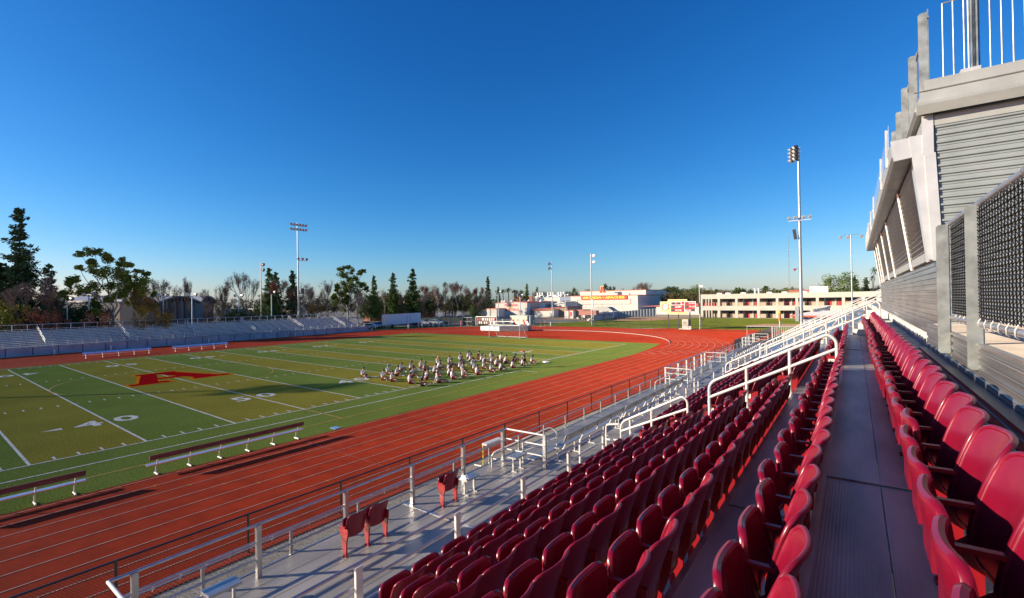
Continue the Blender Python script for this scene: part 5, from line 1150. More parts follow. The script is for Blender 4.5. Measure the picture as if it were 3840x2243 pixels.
# --- left side buildings
H3 = lambda x, y: (400 + .1984 * x, 1050 + .1984 * y)
x0, y0 = at(H3(200, 0)[0], 138); x1, y1 = at(H3(2030, 0)[0], 160)
t = thing('vaulted_hall', 'grey hall with three low barrel-vault roofs behind the eucalyptus', 'building', base=(x0, y0, 0)); dX = Vector((x1 - x0, y1 - y0, 0)); Ld = dX.length; dX.normalize(); nX = Vector((-dX.y, dX.x, 0))
if nX.x > 0: nX = -nX
GWL = mat('grey_plaster', (.30, .29, .28), .85, 0, var=.08); 
def vault(f0, f1, zlow, zhi, name='roof'):
    a, b = Ld * f0, Ld * f1; n = 12; up_ = [(a + (b - a) * i / n, zlow + (zhi - zlow) * sin(pi * i / n)) for i in range(n + 1)]
    pts = up_ + [(q[0], q[1] - .35) for q in up_[::-1]]; m = len(pts); vs = []
    for s in (-1.2, 14): vs += [tuple(Vector((x0, y0, 0)) + dX * p[0] + nX * s + Vector((0, 0, p[1]))) for p in pts]
    MB().add(vs, [(i, i + 1, 2 * n - i, 2 * n + 1 - i) for i in range(n)] + [(m + i, m + 2 * n + 1 - i, m + 2 * n - i, m + i + 1) for i in range(n)] + [(i, (i + 1) % m, m + (i + 1) % m, m + i) for i in range(m)]).build(name, mat('grey_vault_metal', (.30, .31, .34), .5, .3, var=.1), t)
ze = zt(H3(1750, 400)[0], H3(0, 400)[1], 156); zp = zt(H3(1280, 300)[0], H3(0, 300)[1], 150)
vault(.0, .30, ze + .4, ze + 1.6); vault(.32, .80, ze - .2, zp); vault(.78, 1.0, ze - .2, ze + 1.5)
vs = [tuple(Vector((x0, y0, 0)) + dX * (Ld * f) + nX * s + Vector((0, 0, z))) for z in (0, ze - .1) for s in (0, 13) for f in (.01, .99)]; MB().hexa(vs).build('wall', GWL, t)
for i in range(11):
    f = .36 + i * .04; p = Vector((x0, y0, 0)) + dX * Ld * f; hgt = ze + (zp - ze) * sin(pi * (f - .32) / .48) - .5
    MB().obox((p.x - nX.x * .15, p.y - nX.y * .15), dX, nX, .28, .12, 0, max(ze, hgt)).build('fin', mat('rust_fin', (.16, .08, .06), .7) if i % 2 else GWL, t)
p = Vector((x0, y0, 0)) + dX * Ld * .05; MB().obox((p.x - nX.x * .4, p.y - nX.y * .4), dX, nX, Ld * .055, .35, 0, ze - .5).build('pale_end', mat('warm_plaster', (.55, .42, .32), .85, 0, var=.05), t)
K3 = lambda x, y: (1350 + .1984 * x, 1100 + .1984 * y)
def hall_at(name, lbl, px0, px1, pyt, D0, D1, m, depth=14, roof=None, wins=0):
    x0, y0 = at(px0, D0); x1, y1 = at(px1, D1); z = zt((px0 + px1) / 2, pyt, (D0 + D1) / 2); d = Vector((x1 - x0, y1 - y0)); L_ = d.length; d.normalize(); n = Vector((-d.y, d.x)); n = n if n.dot(Vector((x0 - CX, y0 - CY))) > 0 else -n
    t = thing(name, lbl, 'building', base=(x0, y0, 0)); c = ((x0 + x1) / 2 + n.x * depth / 2, (y0 + y1) / 2 + n.y * depth / 2)
    MB().obox(c, (d.x, d.y, 0), (n.x, n.y, 0), L_ / 2, depth / 2, 0, z).build('wall', m, t); MB().obox(c, (d.x, d.y, 0), (n.x, n.y, 0), L_ / 2 + .3, depth / 2 + .3, z, z + .3).build('roof', roof or WHT, t)
    for i in range(wins):
        f = (i + .5) / wins * L_; q = (x0 + d.x * f - n.x * .03, y0 + d.y * f - n.y * .03); MB().obox(q, (d.x, d.y, 0), (n.x, n.y, 0), L_ / wins * .25, .05, z * .3, z * .62).build('window', WIN, t)
hall_at('terracotta_building', 'terracotta school building half hidden by bare trees behind the white trailer', *[K3(300, 0)[0], K3(740, 0)[0]], K3(0, 180)[1], 205, 208, TERR, wins=3)
hall_at('terracotta_building', 'wider terracotta building with a flat white roof edge among bare trees', K3(930, 0)[0], K3(1420, 0)[0], K3(0, 168)[1], 205, 212, TERR, wins=4)
hall_at('terracotta_building', 'lower orange building with a doorway at the parking lot edge', K3(180, 0)[0], K3(480, 0)[0], K3(0, 330)[1], 186, 189, TERR, depth=5, wins=2)
hall_at('low_white_house', 'low pale flat-roofed house behind the red-leaved tree', 1090, 1145, 1157, 150, 155, WALLC)
hall_at('low_white_house', 'small cream building behind the thin dark floodlight pole', 952, 988, 1160, 150, 152, WALLC)
# --- white trailer
a = gz(K3(405, 620)[0], K3(405, 620)[1]); x0, y0 = at(K3(405, 0)[0], 133); x1, y1 = at(K3(508, 0)[0], 134.5); x2, y2 = at(K3(1140, 0)[0], 148); ztop = 3.75
t = thing('trailer', 'long white box trailer with a side door parked behind the bleachers', 'trailer', base=(x0, y0, 0)); TRB = mat('trailer_blue_white', (.50, .56, .66), .5, 0, var=.03)
e1 = Vector((x2 - x1, y2 - y1, 0)).normalized(); e2 = Vector((x1 - x0, y1 - y0, 0)); e3 = e2.normalized()
P = [Vector((x0, y0, 0)), Vector((x1, y1, 0)), Vector((x2, y2, 0)), Vector((x2, y2, 0)) - e2]
MB().hexa([tuple(p + Vector((0, 0, z))) for z in (.75, ztop) for p in (P[0], P[1], P[3], P[2])]).build('body', TRB, t)
c = (P[0] + P[1]) / 2 - e1 * .03; MB().obox((c.x, c.y), e3, e1, e2.length * .42, .04, .9, ztop - .2).build('end_panel', WALL, t)
for f in (.56, .655): q = P[1] + e1 * ((P[2] - P[1]).length * f); MB().obox((q.x, q.y), e1, e3, .06, .05, 1.0, 3.3).build('door_frame', DARKM, t)
for f in (.15, .78, .86): q = P[1] + e1 * ((P[2] - P[1]).length * f) - e3 * .3; MB().tube([(q.x - e3.x * .15, q.y - e3.y * .15, .48), (q.x + e3.x * .2, q.y + e3.y * .2, .48)], .48, 12).build('wheel', BLACKM, t)
MB().hexa([tuple(p + Vector((0, 0, z))) for z in (.45, .75) for p in (P[0] + e1 * .3, P[1] + e1 * .3, P[3] - e1 * 3, P[2] - e1 * 3)]).build('chassis', DARKM, t)
# basketball hoops
for i, (px, py, D_) in enumerate(((K3(1503, 0)[0], 1180, 158), (K3(1867, 0)[0], 1175.5, 165), (K3(2355, 0)[0], 1175, 172), (1780, 1174, 190))):
    x, y = at(px, D_); z = zt(px, py, D_); t = thing('basketball_hoop', f'white fan-shaped basketball backboard on a bent pole, {nth(i)} from the left', 'hoop', base=(x, y, 0), group='basketball hoops')
    d = Vector((cos(YAW), sin(YAW), 0)); n = Vector((-sin(YAW), cos(YAW), 0)); P = [(-.85, -.35), (-.6, -.75), (.6, -.75), (.85, -.35)] + [(.85 * cos(a), .75 * sin(a)) for a in [pi * k / 8 for k in range(9)]]
    vs = [tuple(Vector((x, y, z)) + d * p[0] + n * s + Vector((0, 0, p[1]))) for s in (0, .08) for p in P]; m = len(P)
    MB().add(vs, [tuple(range(m)), tuple(range(2 * m - 1, m - 1, -1))] + [(k, (k + 1) % m, m + (k + 1) % m, m + k) for k in range(m)]).build('backboard', WHITE_PAINT, t)
    q = Vector((x, y, 0)) - d * 1.3 + n * .5; MB().tube([tuple(q), (q.x, q.y, z - 1.2), (x, y, z - .5)], .09, 6).build('pole', GALV, t)
    MB().tube([tuple(Vector((x, y, z - .75)) - n * .35 + (d * cos(a) + n * sin(a)) * .25) for a in [k * pi / 4 for k in range(8)]], .03, 4, closed=True).build('rim', LETO, t)
# cars
def car_proto():
    t = thing('parked_car', 'x', 'car', base=(0, 0, 0), group='cars parked in the lot behind the trailer')
    b = MB(); pr = [(-2.2, .35), (2.2, .35), (2.25, .62), (2.1, .82), (1.15, .92), (.55, 1.36), (-1.0, 1.40), (-1.75, 1.0), (-2.2, .92), (-2.28, .6)]
    b.prism(pr, 1, -.85, .85); body = b.build('body', None, t); body.data.materials.clear(); body.data.materials.append(WHITE_PAINT)
    g = MB(); g.prism([(1.02, .95), (.52, 1.32), (-.95, 1.35), (-1.6, 1.0)], 1, -.865, .865); g.hexa([(x, y, z) for x, z in ((1.17, .93), (.57, 1.345)) for y in (-.7, .7) for x, z in ((x, z), (x + .02, z + .02))]); g.build('window', GLASS, t)
    for x in (-1.35, 1.35):
        for y in (-.78, .78):
            wh = MB().tube([(x, y - .1, .33), (x, y + .1, .33)], .33, 12).build('wheel', BLACKM, t, smooth=40); MB().tube([(x, y - .11, .33), (x, y + .11, .33)], .19, 10).build('rim', GALV, wh)
    for y in (-.6, .6): MB().box(2.2, 2.27, y - .17, y + .17, .62, .76).build('headlight', LAMPG, t)
    return t, body
CP, CBODY = car_proto()
CC = [('dark blue', (.03, .05, .12)), ('silver', (.55, .56, .58)), ('white', (.75, .75, .73)), ('black', (.02, .02, .022)), ('red', (.5, .02, .03)), ('grey', (.25, .26, .28)), ('sky blue', (.25, .42, .62)), ('beige', (.5, .42, .26))]
cars = [(1383, 134, 1), (1397, 138, 2), (1410, 142, 0), (1423, 146, 3), (1375, 150, 5), (1470, 150, 2), (1500, 150, 3), (1523, 151, 2), (1537, 152, 0), (1557, 153, 4), (1585, 150, 1), (1597, 154, 0), (1617, 150, 2), (1637, 153, 6), (1650, 156, 7), (1668, 159, 5), (1690, 175, 6), (1713, 185, 2), (1745, 190, 6), (1770, 195, 5), (1626, 160, 2), (1600, 166, 5)]
import collections
cc_n = collections.Counter()
for i, (px, D_, ci) in enumerate(cars):
    x, y = at(px, D_); nm = CC[ci][0]; cc_n[ci] += 1
    t = CP if i == 0 else dup(CP)
    t.location = (x, y, 0); t.rotation_euler.z = U(.3, .9) + (pi if i % 3 == 0 else 0)
    t['label'] = f'{nm} car parked in the lot beyond the track, {nth(i)} car from the left' 
    bd = [c for c in t.children if c.name.startswith('body')][0]
    bd.material_slots[0].link = 'OBJECT'; bd.material_slots[0].material = mat('car_' + nm.replace(' ', '_'), CC[ci][1], .25, .3, var=.02)
# small objects on turf
x, y = gz(1950 + 418 * .2381, 1240 + 503 * .2381); one('white_bag', MB().box(x - .4, x + .35, y - .2, y + .2, .01, .13), LETW, 'small white bag lying alone on the turf right of the class', 'bag', base=(x, y, 0))
x, y = gz(960 + 590 * .5048, 1500 + 210 * .5048); one('blue_cover_plate', MB().box(x - .25, x + .25, y - .2, y + .2, .01, .04), BB, 'small blue cover plate in the turf beside the track', 'cover', base=(x, y, 0))
t = thing('barrier_frame', 'white hurdle frame with yellow and red uprights standing behind the black fence', 'hurdle', base=(15.1, 1.2, 0))
x, y = 17.0, -1.6
MB().tube([(x, y, 0), (x, y, 1.0)], .03, 6).build('yellow_upright', mat('yellow_paint', (.8, .6, .03), .4), t); MB().tube([(x + .2, y + 1.1, 0), (x + .2, y + 1.1, 1.0)], .03, 6).build('red_upright', LETR, t)
MB().box(x - .03, x + .22, y - .03, y + 1.13, .98, 1.06).tube([(x - .5, y, .03), (x + .5, y, .03)], .03, 6).tube([(x - .3, y + 1.1, .03), (x + .7, y + 1.1, .03)], .03, 6).build('frame', WHITE_PAINT, t)
# ================================================================ TREES
BARK = mat('grey_brown_bark', (.13, .10, .075), .9, 0, var=.25, scale=3); BARKP = mat('pale_bark', (.42, .37, .30), .85, 0, var=.2, scale=2); TWIG = mat('bare_twigs', (.19, .135, .11), .9, 0, var=.2, scale=1)
def leafm(n, c1, c2, isl=.45): 
    c1 = tuple(x * 1.5 for x in c1); c2 = tuple(x * 1.5 for x in c2)
    m = mat(n, c1, .82, 0, col2=c2, scale=.35, thr=(.35, .65), island=isl, spec=.15)
    nt = m.node_tree; b = nt.nodes['Principled BSDF']; return m
LF = dict(pine=leafm('pine_needles', (.035, .062, .026), (.065, .095, .036)), dark=leafm('dark_leaves', (.026, .046, .016), (.050, .070, .022)), euc=leafm('eucalyptus_leaves', (.075, .115, .020), (.17, .19, .035)), green=leafm('green_leaves', (.050, .085, .020), (.095, .13, .030)),
    rust=leafm('rusty_leaves', (.17, .055, .032), (.26, .10, .05)), gold=leafm('golden_leaves', (.22, .12, .02), (.30, .17, .03)), yg=leafm('yellow_green_leaves', (.16, .15, .02), (.22, .20, .03)), olive=leafm('olive_scrub', (.075, .065, .03), (.12, .10, .045)), palm=leafm('palm_fronds', (.05, .065, .022), (.085, .09, .03)), brown=leafm('brown_twiggy_leaves', (.12, .075, .055), (.17, .11, .08)))
def leaf(mb, c, s, rg, flat=.6):
    a = rg.uniform(0, 2 * pi); t = rg.uniform(-1, 1) * flat; u = Vector((cos(a), sin(a), t)).normalized() * s * rg.uniform(.6, 1.25); v = Vector((-sin(a), cos(a), rg.uniform(-1, 1))).normalized() * s * rg.uniform(.4, .9)
    o = len(mb.v); mb.v += [tuple(c - u), tuple(c + v * .8), tuple(c + u), tuple(c - v * .8)]; mb.f.append([o, o + 1, o + 2, o + 3]); mb.m.append(0)
def clump(mb, c, r, n, s, rg, sq=.7):
    for _ in range(n):
        d = Vector((rg.gauss(0, 1), rg.gauss(0, 1), rg.gauss(0, 1))); d.normalize(); d *= r * rg.random() ** .45; d.z *= sq; leaf(mb, c + d, s, rg)
def limb(mb, a, b, r0, r1, rg, n=4, wob=.08, sides=5):
    a = Vector(a); b = Vector(b); L = (b - a).length; P = []; 
    for i in range(n + 1):
        f = i / n; P.append(a + (b - a) * f + Vector((rg.uniform(-1, 1), rg.uniform(-1, 1), rg.uniform(-.5, .5))) * L * wob * sin(pi * f))
    mb.tube(P, [r0 + (r1 - r0) * i / n for i in range(n + 1)], sides); return P
def t_conifer(seed, H=20, Rb=5, s=.34, gap=.12, dens=1.35):
    rg = random.Random(seed); tr = MB(); cr = MB(); limb(tr, (0, 0, 0), (rg.uniform(-.3, .3), rg.uniform(-.3, .3), H * .99), .035 * H * .5, .03, rg, 6, .01, 7); z = H * rg.uniform(.10, .16)
    while z < H * .99:
        f = (z / H); R_ = Rb * (1 - f) ** .75 * rg.uniform(.75, 1.15) + .25; n = int(4 + 6 * (1 - f)); a0 = rg.random() * 6
        for i in range(n):
            if rg.random() < gap: continue
            a = a0 + 2 * pi * i / n + rg.uniform(-.35, .35); r = R_ * rg.uniform(.42, 1.15); up_ = rg.uniform(-.10, .38) * r + rg.uniform(-.3, .3); e = Vector((cos(a) * r, sin(a) * r, z + up_))
            limb(tr, (0, 0, z - .2), e, .05 + .012 * r, .015, rg, 2, .04, 3)
            m_ = max(2, int(r / .55))
            for j in range(m_):
                g = (j + 1) / m_; 
                if g < .25 and r > 2: continue
                p = Vector((0, 0, z)).lerp(e, g); clump(cr, p + Vector((0, 0, .12)), .34 + .16 * r * (.5 + .5 * (1 - abs(g - .7))), int(15 * dens), s, rg, .8)
        z += rg.uniform(.30, .95) * (H / 20) ** .5
    clump(cr, Vector((0, 0, H * .98)), .35, 12, s * .8, rg, 1.2); return tr, cr
def grow(tr, p, d, L, r, dep, rg, tips, spread=.55, up_=.15, sides=4, kids_=2):
    e = p + d * L; P = limb(tr, p, e, r, r * .66, rg, 3 if dep > 2 else 2, .07, max(3, sides))
    if dep == 0: tips.append(e); return
    if dep <= 2: tips.append(e)
    n = kids_ + (1 if rg.random() < .45 else 0)
    for i in range(n):
        q = Vector((rg.gauss(0, 1), rg.gauss(0, 1), rg.gauss(0, .8))); nd = (d + q * spread * .6 + Vector((0, 0, up_))).normalized()
        st = P[-1] if i < 2 else P[len(P) // 2]; grow(tr, st, nd, L * rg.uniform(.62, .86), r * .64, dep - 1, rg, tips, spread, up_, sides - 1, kids_)
def t_euc(seed, H=20):
    rg = random.Random(seed); tr = MB(); cr = MB(); tips = []
    for s_ in range(2): grow(tr, Vector((s_ * .4, 0, 0)), Vector((rg.uniform(-.35, .35), rg.uniform(-.25, .25), 1)).normalized(), H * .27, H * .016, 5, rg, tips, .60, .26, 6)
    mz = max(t.z for t in tips); k = H / mz; tr.v = [(x * k, y * k, z * k) for x, y, z in tr.v]
    for t in tips:
        t = t * k
        if t.z > H * .24 and rg.random() < .9:
            clump(cr, t, rg.uniform(.7, 1.5), 36, .33, rg, .8)
            if rg.random() < .4: clump(cr, t + Vector((rg.uniform(-.8, .8), rg.uniform(-.8, .8), -.9)), .6, 12, .28, rg, 1.4)
    return tr, cr
def t_bare(seed, H=14, leaves=0, spread=.5, s=.16):
    rg = random.Random(seed); tr = MB(); cr = MB(); tips = []
    grow(tr, Vector((0, 0, 0)), Vector((rg.uniform(-.08, .08), rg.uniform(-.08, .08), 1)).normalized(), H * .24, H * .014, 6, rg, tips, spread, .2, 6)
    mz = max(t.z for t in tips); k = H / mz; tr.v = [(x * k, y * k, z * k) for x, y, z in tr.v]
    for t in tips:
        t = t * k
        for _ in range(4):
            e = t + Vector((rg.gauss(0, .5), rg.gauss(0, .5), rg.uniform(.1, .9))); tr.tube([tuple(t), tuple(e)], [.022, .008], 3)
        if leaves: clump(cr, t, .9, leaves, s, rg, .9)
    return tr, cr
def t_round(seed, H=12, R_=5.5, n=60, s=.34, trunk=.2):
    rg = random.Random(seed); tr = MB(); cr = MB(); cz = H * (.5 + trunk * .4); hz = H - cz
    limb(tr, (0, 0, 0), (0, 0, cz), .04 * H * .5, .12, rg, 3, .03, 7)
    for i in range(n):
        d = Vector((rg.gauss(0, 1), rg.gauss(0, 1), rg.gauss(0, 1))).normalized(); k = rg.uniform(.6, 1.0) ; c = Vector((d.x * R_ * k, d.y * R_ * k, cz + d.z * hz * k * (1 if d.z > 0 else .8)))
        if c.z < .5: c.z = .5
        if i % 6 == 0: limb(tr, (0, 0, cz * .6), c, .1, .03, rg, 3, .06, 4)
        clump(cr, c, R_ * rg.uniform(.20, .33), 46, s, rg, .75)
    return tr, cr
def t_blobs(seed, L, x0, y0, k, s=.34, n=46):
    rg = random.Random(seed); tr = MB(); cr = MB(); H = (y0 - min(b[1] for b in L)) * k
    fk = Vector((0, 0, H * .26)); limb(tr, (0, 0, 0), fk, .36, .26, rg, 3, .05, 8); hubs = [fk]
    for j in range(4):
        a = 2 * pi * j / 4 + .5; h_ = Vector((cos(a) * H * .13, sin(a) * H * .10, H * rg.uniform(.42, .60))); limb(tr, fk, h_, .2, .11, rg, 4, .07, 6); hubs.append(h_)
    for bx_, by_, r in L:
        c = Vector(((bx_ - x0) * k, rg.uniform(-1, 1) * H * .13, (y0 - by_) * k)); R_ = r * k * .95
        h_ = min(hubs, key=lambda q: (q - c).length + (4 if q.z > c.z else 0)); limb(tr, h_, c, .10, .03, rg, 4, .08, 5)
        for q in range(12):
            d = Vector((rg.gauss(0, 1), rg.gauss(0, 1), rg.gauss(0, .9))).normalized() * R_ * rg.uniform(.25, 1.0); p = c + d; limb(tr, c, p, .035, .012, rg, 2, .05, 3)
            clump(cr, p, R_ * rg.uniform(.34, .62), int(n * (.55 + r / 110)), s * .85, rg, .9)
    return tr, cr
def t_palm(seed, H=18):
    rg = random.Random(seed); tr = MB(); cr = MB(); limb(tr, (0, 0, 0), (.3, 0, H - 1.5), .22, .16, rg, 5, .01, 7)
    for i in range(44):
        a = rg.uniform(0, 2 * pi); e0 = rg.uniform(-.9, 1.1); P = [Vector((.3, 0, H - 1.5)) + Vector((cos(a), sin(a), 0)) * (cos(e0) * r) + Vector((0, 0, sin(e0) * r - .22 * r * r)) for r in (.1, .7, 1.3, 1.9)]
        sd = Vector((-sin(a), cos(a), 0)) * .17
        for p, q in zip(P, P[1:]): o = len(cr.v); cr.v += [tuple(p - sd), tuple(p + sd), tuple(q + sd * .7), tuple(q - sd * .7)]; cr.f.append([o, o + 1, o + 2, o + 3]); cr.m.append(0)
    return tr, cr
TP = {}
def proto(key, gen, mt, ml, H, R_):
    tr, cr = gen; mz = max([v[2] for v in tr.v + cr.v]); 
    TP[key] = (tr.mesh('trunk', mt, smooth=60), cr.mesh('crown', ml) if cr.f else None, mz, R_)
proto('pineA', t_conifer(1, 24, 5.4, .36, .08, 1.3), BARK, LF['pine'], 24, 5.6); proto('pineB', t_conifer(2, 16, 4.2, .33, .34, 1.2), BARK, LF['pine'], 16, 4.2)
proto('pineC', t_conifer(3, 18, 4.2, .33, .14), BARK, LF['green'], 18, 4.0); proto('pineD', t_conifer(9, 18, 4.0, .33, .2), BARK, LF['pine'], 18, 4.0)
EA = [(1080,550,70),(980,570,46),(1180,600,66),(1280,640,66),(1375,680,40),(1050,650,56),(1000,705,36),(950,830,80),(875,860,38),(1120,750,95),(1250,760,100),(1350,800,72),(900,960,66),(845,955,36),(1000,940,60),(1100,900,90),(1220,900,95),(1350,900,80),(1430,850,80),(1080,1050,60),(1130,1130,50),(1200,1010,52),(1300,980,60)]
EB = [(1890,200,56),(1800,230,56),(1960,270,46),(2080,300,46),(2120,250,38),(1850,320,80),(1920,400,80),(2010,380,46),(1850,470,85),(1760,500,56),(2000,480,85),(2100,470,75),(2160,520,56),(1900,560,85),(1800,600,70),(1700,620,52),(2050,570,70),(1900,650,66),(1760,680,44),(1880,730,50)]
proto('eucA', t_blobs(3, EA, 1230, 1450, .0212), BARKP, LF['euc'], 20, 8.1); proto('eucB', t_blobs(6, EB, 1900, 1080, .0216), BARKP, LF['euc'], 20, 5.4)
proto('bareA', t_bare(4, 15), TWIG, TWIG, 15, 5); proto('bareB', t_bare(8, 15, spread=.42), TWIG, TWIG, 15, 4); proto('bareC', t_bare(15, 13, 3, .6), TWIG, LF['brown'], 13, 5); proto('bareD', t_bare(21, 13, 5, .62), BARKP, LF['brown'], 13, 5)
proto('rustA', t_bare(6, 14, 9, .5, .2), TWIG, LF['rust'], 14, 5); proto('rustB', t_bare(11, 10, 9, .7, .2), TWIG, LF['gold'], 10, 5)
proto('bushD', t_round(7, 7, 4.5, 40), BARK, LF['dark'], 7, 4.5); proto('bushG', t_round(17, 7, 4.5, 40), BARK, LF['green'], 7, 4.5); proto('bushY', t_round(18, 7, 4.5, 40, .3), BARK, LF['yg'], 7, 4.5); proto('bushB', t_round(19, 6, 4.8, 34, .26), TWIG, LF['olive'], 6, 4.5); proto('bushR', t_round(20, 6, 4.5, 30, .24), TWIG, LF['rust'], 6, 4.5); proto('bushO', t_round(22, 6, 4.5, 30, .24), TWIG, LF['gold'], 6, 4.5)
proto('ficus', t_round(27, 13, 7.5, 95, .38), BARK, LF['green'], 13, 7.5); proto('treeD', t_round(28, 13, 5.5, 60, .4), BARK, LF['dark'], 13, 5.5); proto('treeO', t_round(29, 12, 6, 60, .36), BARK, LF['olive'], 12, 6); proto('palm', t_palm(1), BARK, LF['palm'], 18, 2)
def tree(key, px, pyt, D, hw=None, label='', name='tree', cat='tree', group=None, z0=0, rz=None):
    """px, pyt in 2520-wide picture units"""
    px *= 1.5238; pyt *= 1.5238; x, y = at(px, D); H = zt(px, pyt, D) - z0; tm, cm, mz, R_ = TP[key]; s = H / mz
    sx = s if hw is None else (hw * 1.5238 * D / FPX * 1.02) / R_
    t = thing(name, label, cat, base=(x, y, z0), group=group); t.rotation_euler.z = U(0, 6.28) if rz is None else rz; t.scale = (sx, sx, s)
    mk('trunk', tm, t)
    if cm: mk('crown', cm, t)
    return t
T = tree
T('pineA', 48, 508, 128, 44, 'very tall dark pine with a straight leader at the far left', 'pine_tree', rz=.6)
T('pineD', 2, 645, 132, 40, 'dark pine cut by the left picture edge beside the tall pine', 'pine_tree'); T('pineD', -40, 600, 128, 50, 'dark pine mostly outside the picture', 'pine_tree')
T('pineB', 122, 648, 124, 34, 'open irregular pine between the tall pine and the first lamp post', 'pine_tree', rz=1)
T('bareC', 88, 668, 120, 26, 'bare twiggy tree in front of the tall pine', 'bare_tree'); T('bareA', 60, 690, 116, 30, 'brown leafless tree below the tall pine', 'bare_tree')
T('bushY', 12, 735, 115, 34, 'yellow-green bush at the left picture edge', 'bush', 'bush'); T('bushD', 60, 745, 118, 40, 'dark evergreen bush below the tall pine', 'bush', 'bush'); T('bushR', 95, 755, 112, 32, 'reddish brown shrub before the dark bushes', 'bush', 'bush'); T('bushR', 128, 762, 111, 26, 'reddish shrub right of the first reddish one', 'bush', 'bush')
for i, (x, h) in enumerate(((150, 738), (178, 740), (205, 736), (228, 742), (120, 745), (30, 748), (-20, 740))): T('bushD', x, h, 119 + i % 3, 30, f'dense dark hedge bush behind the far bleachers, {nth(i)} of the dark row', 'bush', 'bush', 'dark bushes behind the bleachers')
T('eucA', 278, 607, 119, 76, 'spreading eucalyptus with pale limbs and open green crown', 'eucalyptus_tree', rz=YAW + .4); T('eucB', 345, 662, 126, 36, 'darker second eucalyptus crown right of the large one', 'eucalyptus_tree', rz=YAW + 3.5)
T('rustB', 356, 712, 120, 36, 'golden brown autumn tree left of the vaulted hall', 'autumn_tree'); T('bushO', 372, 745, 112, 34, 'orange leaved shrub under the golden tree', 'bush', 'bush'); T('bushO', 395, 750, 113, 26, 'second orange leaved shrub before the vaulted hall', 'bush', 'bush'); T('bushR', 245, 762, 112, 30, 'reddish shrub at the foot of the eucalyptus', 'bush', 'bush')
T('rustA', 350, 700, 127, 26, 'rusty autumn tree behind the golden one', 'autumn_tree')
T('bareA', 412, 682, 138, 34, 'wide bare tree rising over the vaulted hall roof', 'bare_tree'); T('bareB', 468, 680, 140, 15, 'slim bare tree right of the vaulted hall peak', 'bare_tree'); T('bareC', 440, 745, 118, 30, 'low bare tree in front of the vaulted hall', 'bare_tree'); T('bareC', 488, 735, 120, 28, 'low brown tree before the hall end wall', 'bare_tree')
T('bareC', 520, 700, 135, 22, 'bare tree right of the vaulted hall', 'bare_tree'); T('bareB', 545, 692, 138, 18, 'slender bare tree beside the short lamp post', 'bare_tree'); T('bareA', 603, 664, 135, 32, 'tall leaning bare tree left of the thin dark pole', 'bare_tree'); T('bushB', 545, 745, 124, 34, 'brown scrub below the slender bare tree', 'bush', 'bush'); T('bushB', 605, 735, 126, 32, 'brown scrub under the leaning bare tree', 'bush', 'bush'); T('bushD', 575, 752, 122, 26, 'dark low bush left of the cream building', 'bush', 'bush')
T('pineC', 664, 658, 142, 26, 'broad green pine with a pointed top right of the thin dark pole', 'pine_tree'); T('pineC', 680, 668, 146, 22, 'second green pine close behind the broad one', 'pine_tree'); T('rustA', 694, 685, 138, 24, 'red-leaved tree in front of the two green pines', 'autumn_tree'); T('pineD', 720, 665, 144, 24, 'dark pine right behind the tallest floodlight pole', 'pine_tree'); T('rustA', 716, 705, 140, 20, 'reddish tree left of the tallest pole', 'autumn_tree'); T('bushG', 640, 745, 128, 22, 'green bush at the foot of the broad pine', 'bush', 'bush')
T('bareD', 762, 692, 142, 34, 'pale branched bare tree right of the tallest pole', 'bare_tree'); T('bareB', 803, 687, 146, 16, 'upright pale bare tree left of the second eucalyptus', 'bare_tree'); T('rustB', 772, 738, 134, 30, 'low golden tree behind the bleacher rail', 'autumn_tree'); T('bareC', 795, 725, 138, 32, 'brown bare tree behind the bleacher rail', 'bare_tree'); T('bushB', 745, 745, 132, 36, 'olive scrub right of the tallest pole foot', 'bush', 'bush')
T('eucB', 856, 650, 146, 40, 'tall eucalyptus with a white trunk behind the bleacher end', 'eucalyptus_tree', rz=YAW + .2); T('eucB', 842, 700, 150, 26, 'lower eucalyptus branch mass left of the white trunk', 'eucalyptus_tree'); T('bareD', 882, 712, 140, 32, 'pale bare tree beside the white-trunked eucalyptus', 'bare_tree'); T('treeD', 905, 722, 160, 18, 'dark tree right of the pale bare tree', 'tree')
T('pineC', 921, 677, 162, 17, 'slim green pine left of the bare avenue', 'pine_tree', rz=1); T('pineC', 968, 670, 172, 19, 'pointed green pine, middle of the three over the terracotta roofs', 'pine_tree', rz=2); T('pineC', 1016, 660, 172, 24, 'full green pine, largest of the three over the terracotta roofs', 'pine_tree', rz=3)
for i, (x, h, w_) in enumerate(((945, 708, 16), (990, 708, 22), (1040, 700, 20), (1058, 712, 22), (1075, 696, 22), (1092, 700, 22), (1112, 694, 24), (1128, 690, 18), (1150, 698, 22), (1170, 706, 20), (1182, 704, 18), (1196, 712, 12), (1030, 722, 26), (1000, 728, 26), (960, 730, 22))):
    k = ('bareD', 'bareC', 'rustA', 'bareA')[i % 4]; T(k, x, h, 176 + (i * 7) % 22, w_, f'bare brown avenue tree near the terracotta buildings, {nth(i)} counted among them', 'bare_tree', group='bare trees along the school avenue')
T('palm', 1096, 693, 205, 9, 'feathery palm among the bare avenue trees', 'palm_tree', 'palm'); T('pineD', 1201, 680, 215, 13, 'thin pine at the right end of the bare avenue', 'pine_tree'); T('pineC', 1226, 705, 230, 10, 'small conifer right of the thin pine', 'pine_tree')
for i, (x, h) in enumerate(((1238, 712), (1252, 708), (1265, 712))): T('palm', x, h, 240, 11, f'short palm behind the lettered hall, {nth(i)} of three', 'palm_tree', 'palm', 'palms behind the lettered hall')
T('pineC', 1297, 697, 260, 9, 'slim dark conifer over the terracotta hall', 'pine_tree'); T('treeD', 1278, 712, 255, 16, 'dark round tree over the lettered hall', 'tree')
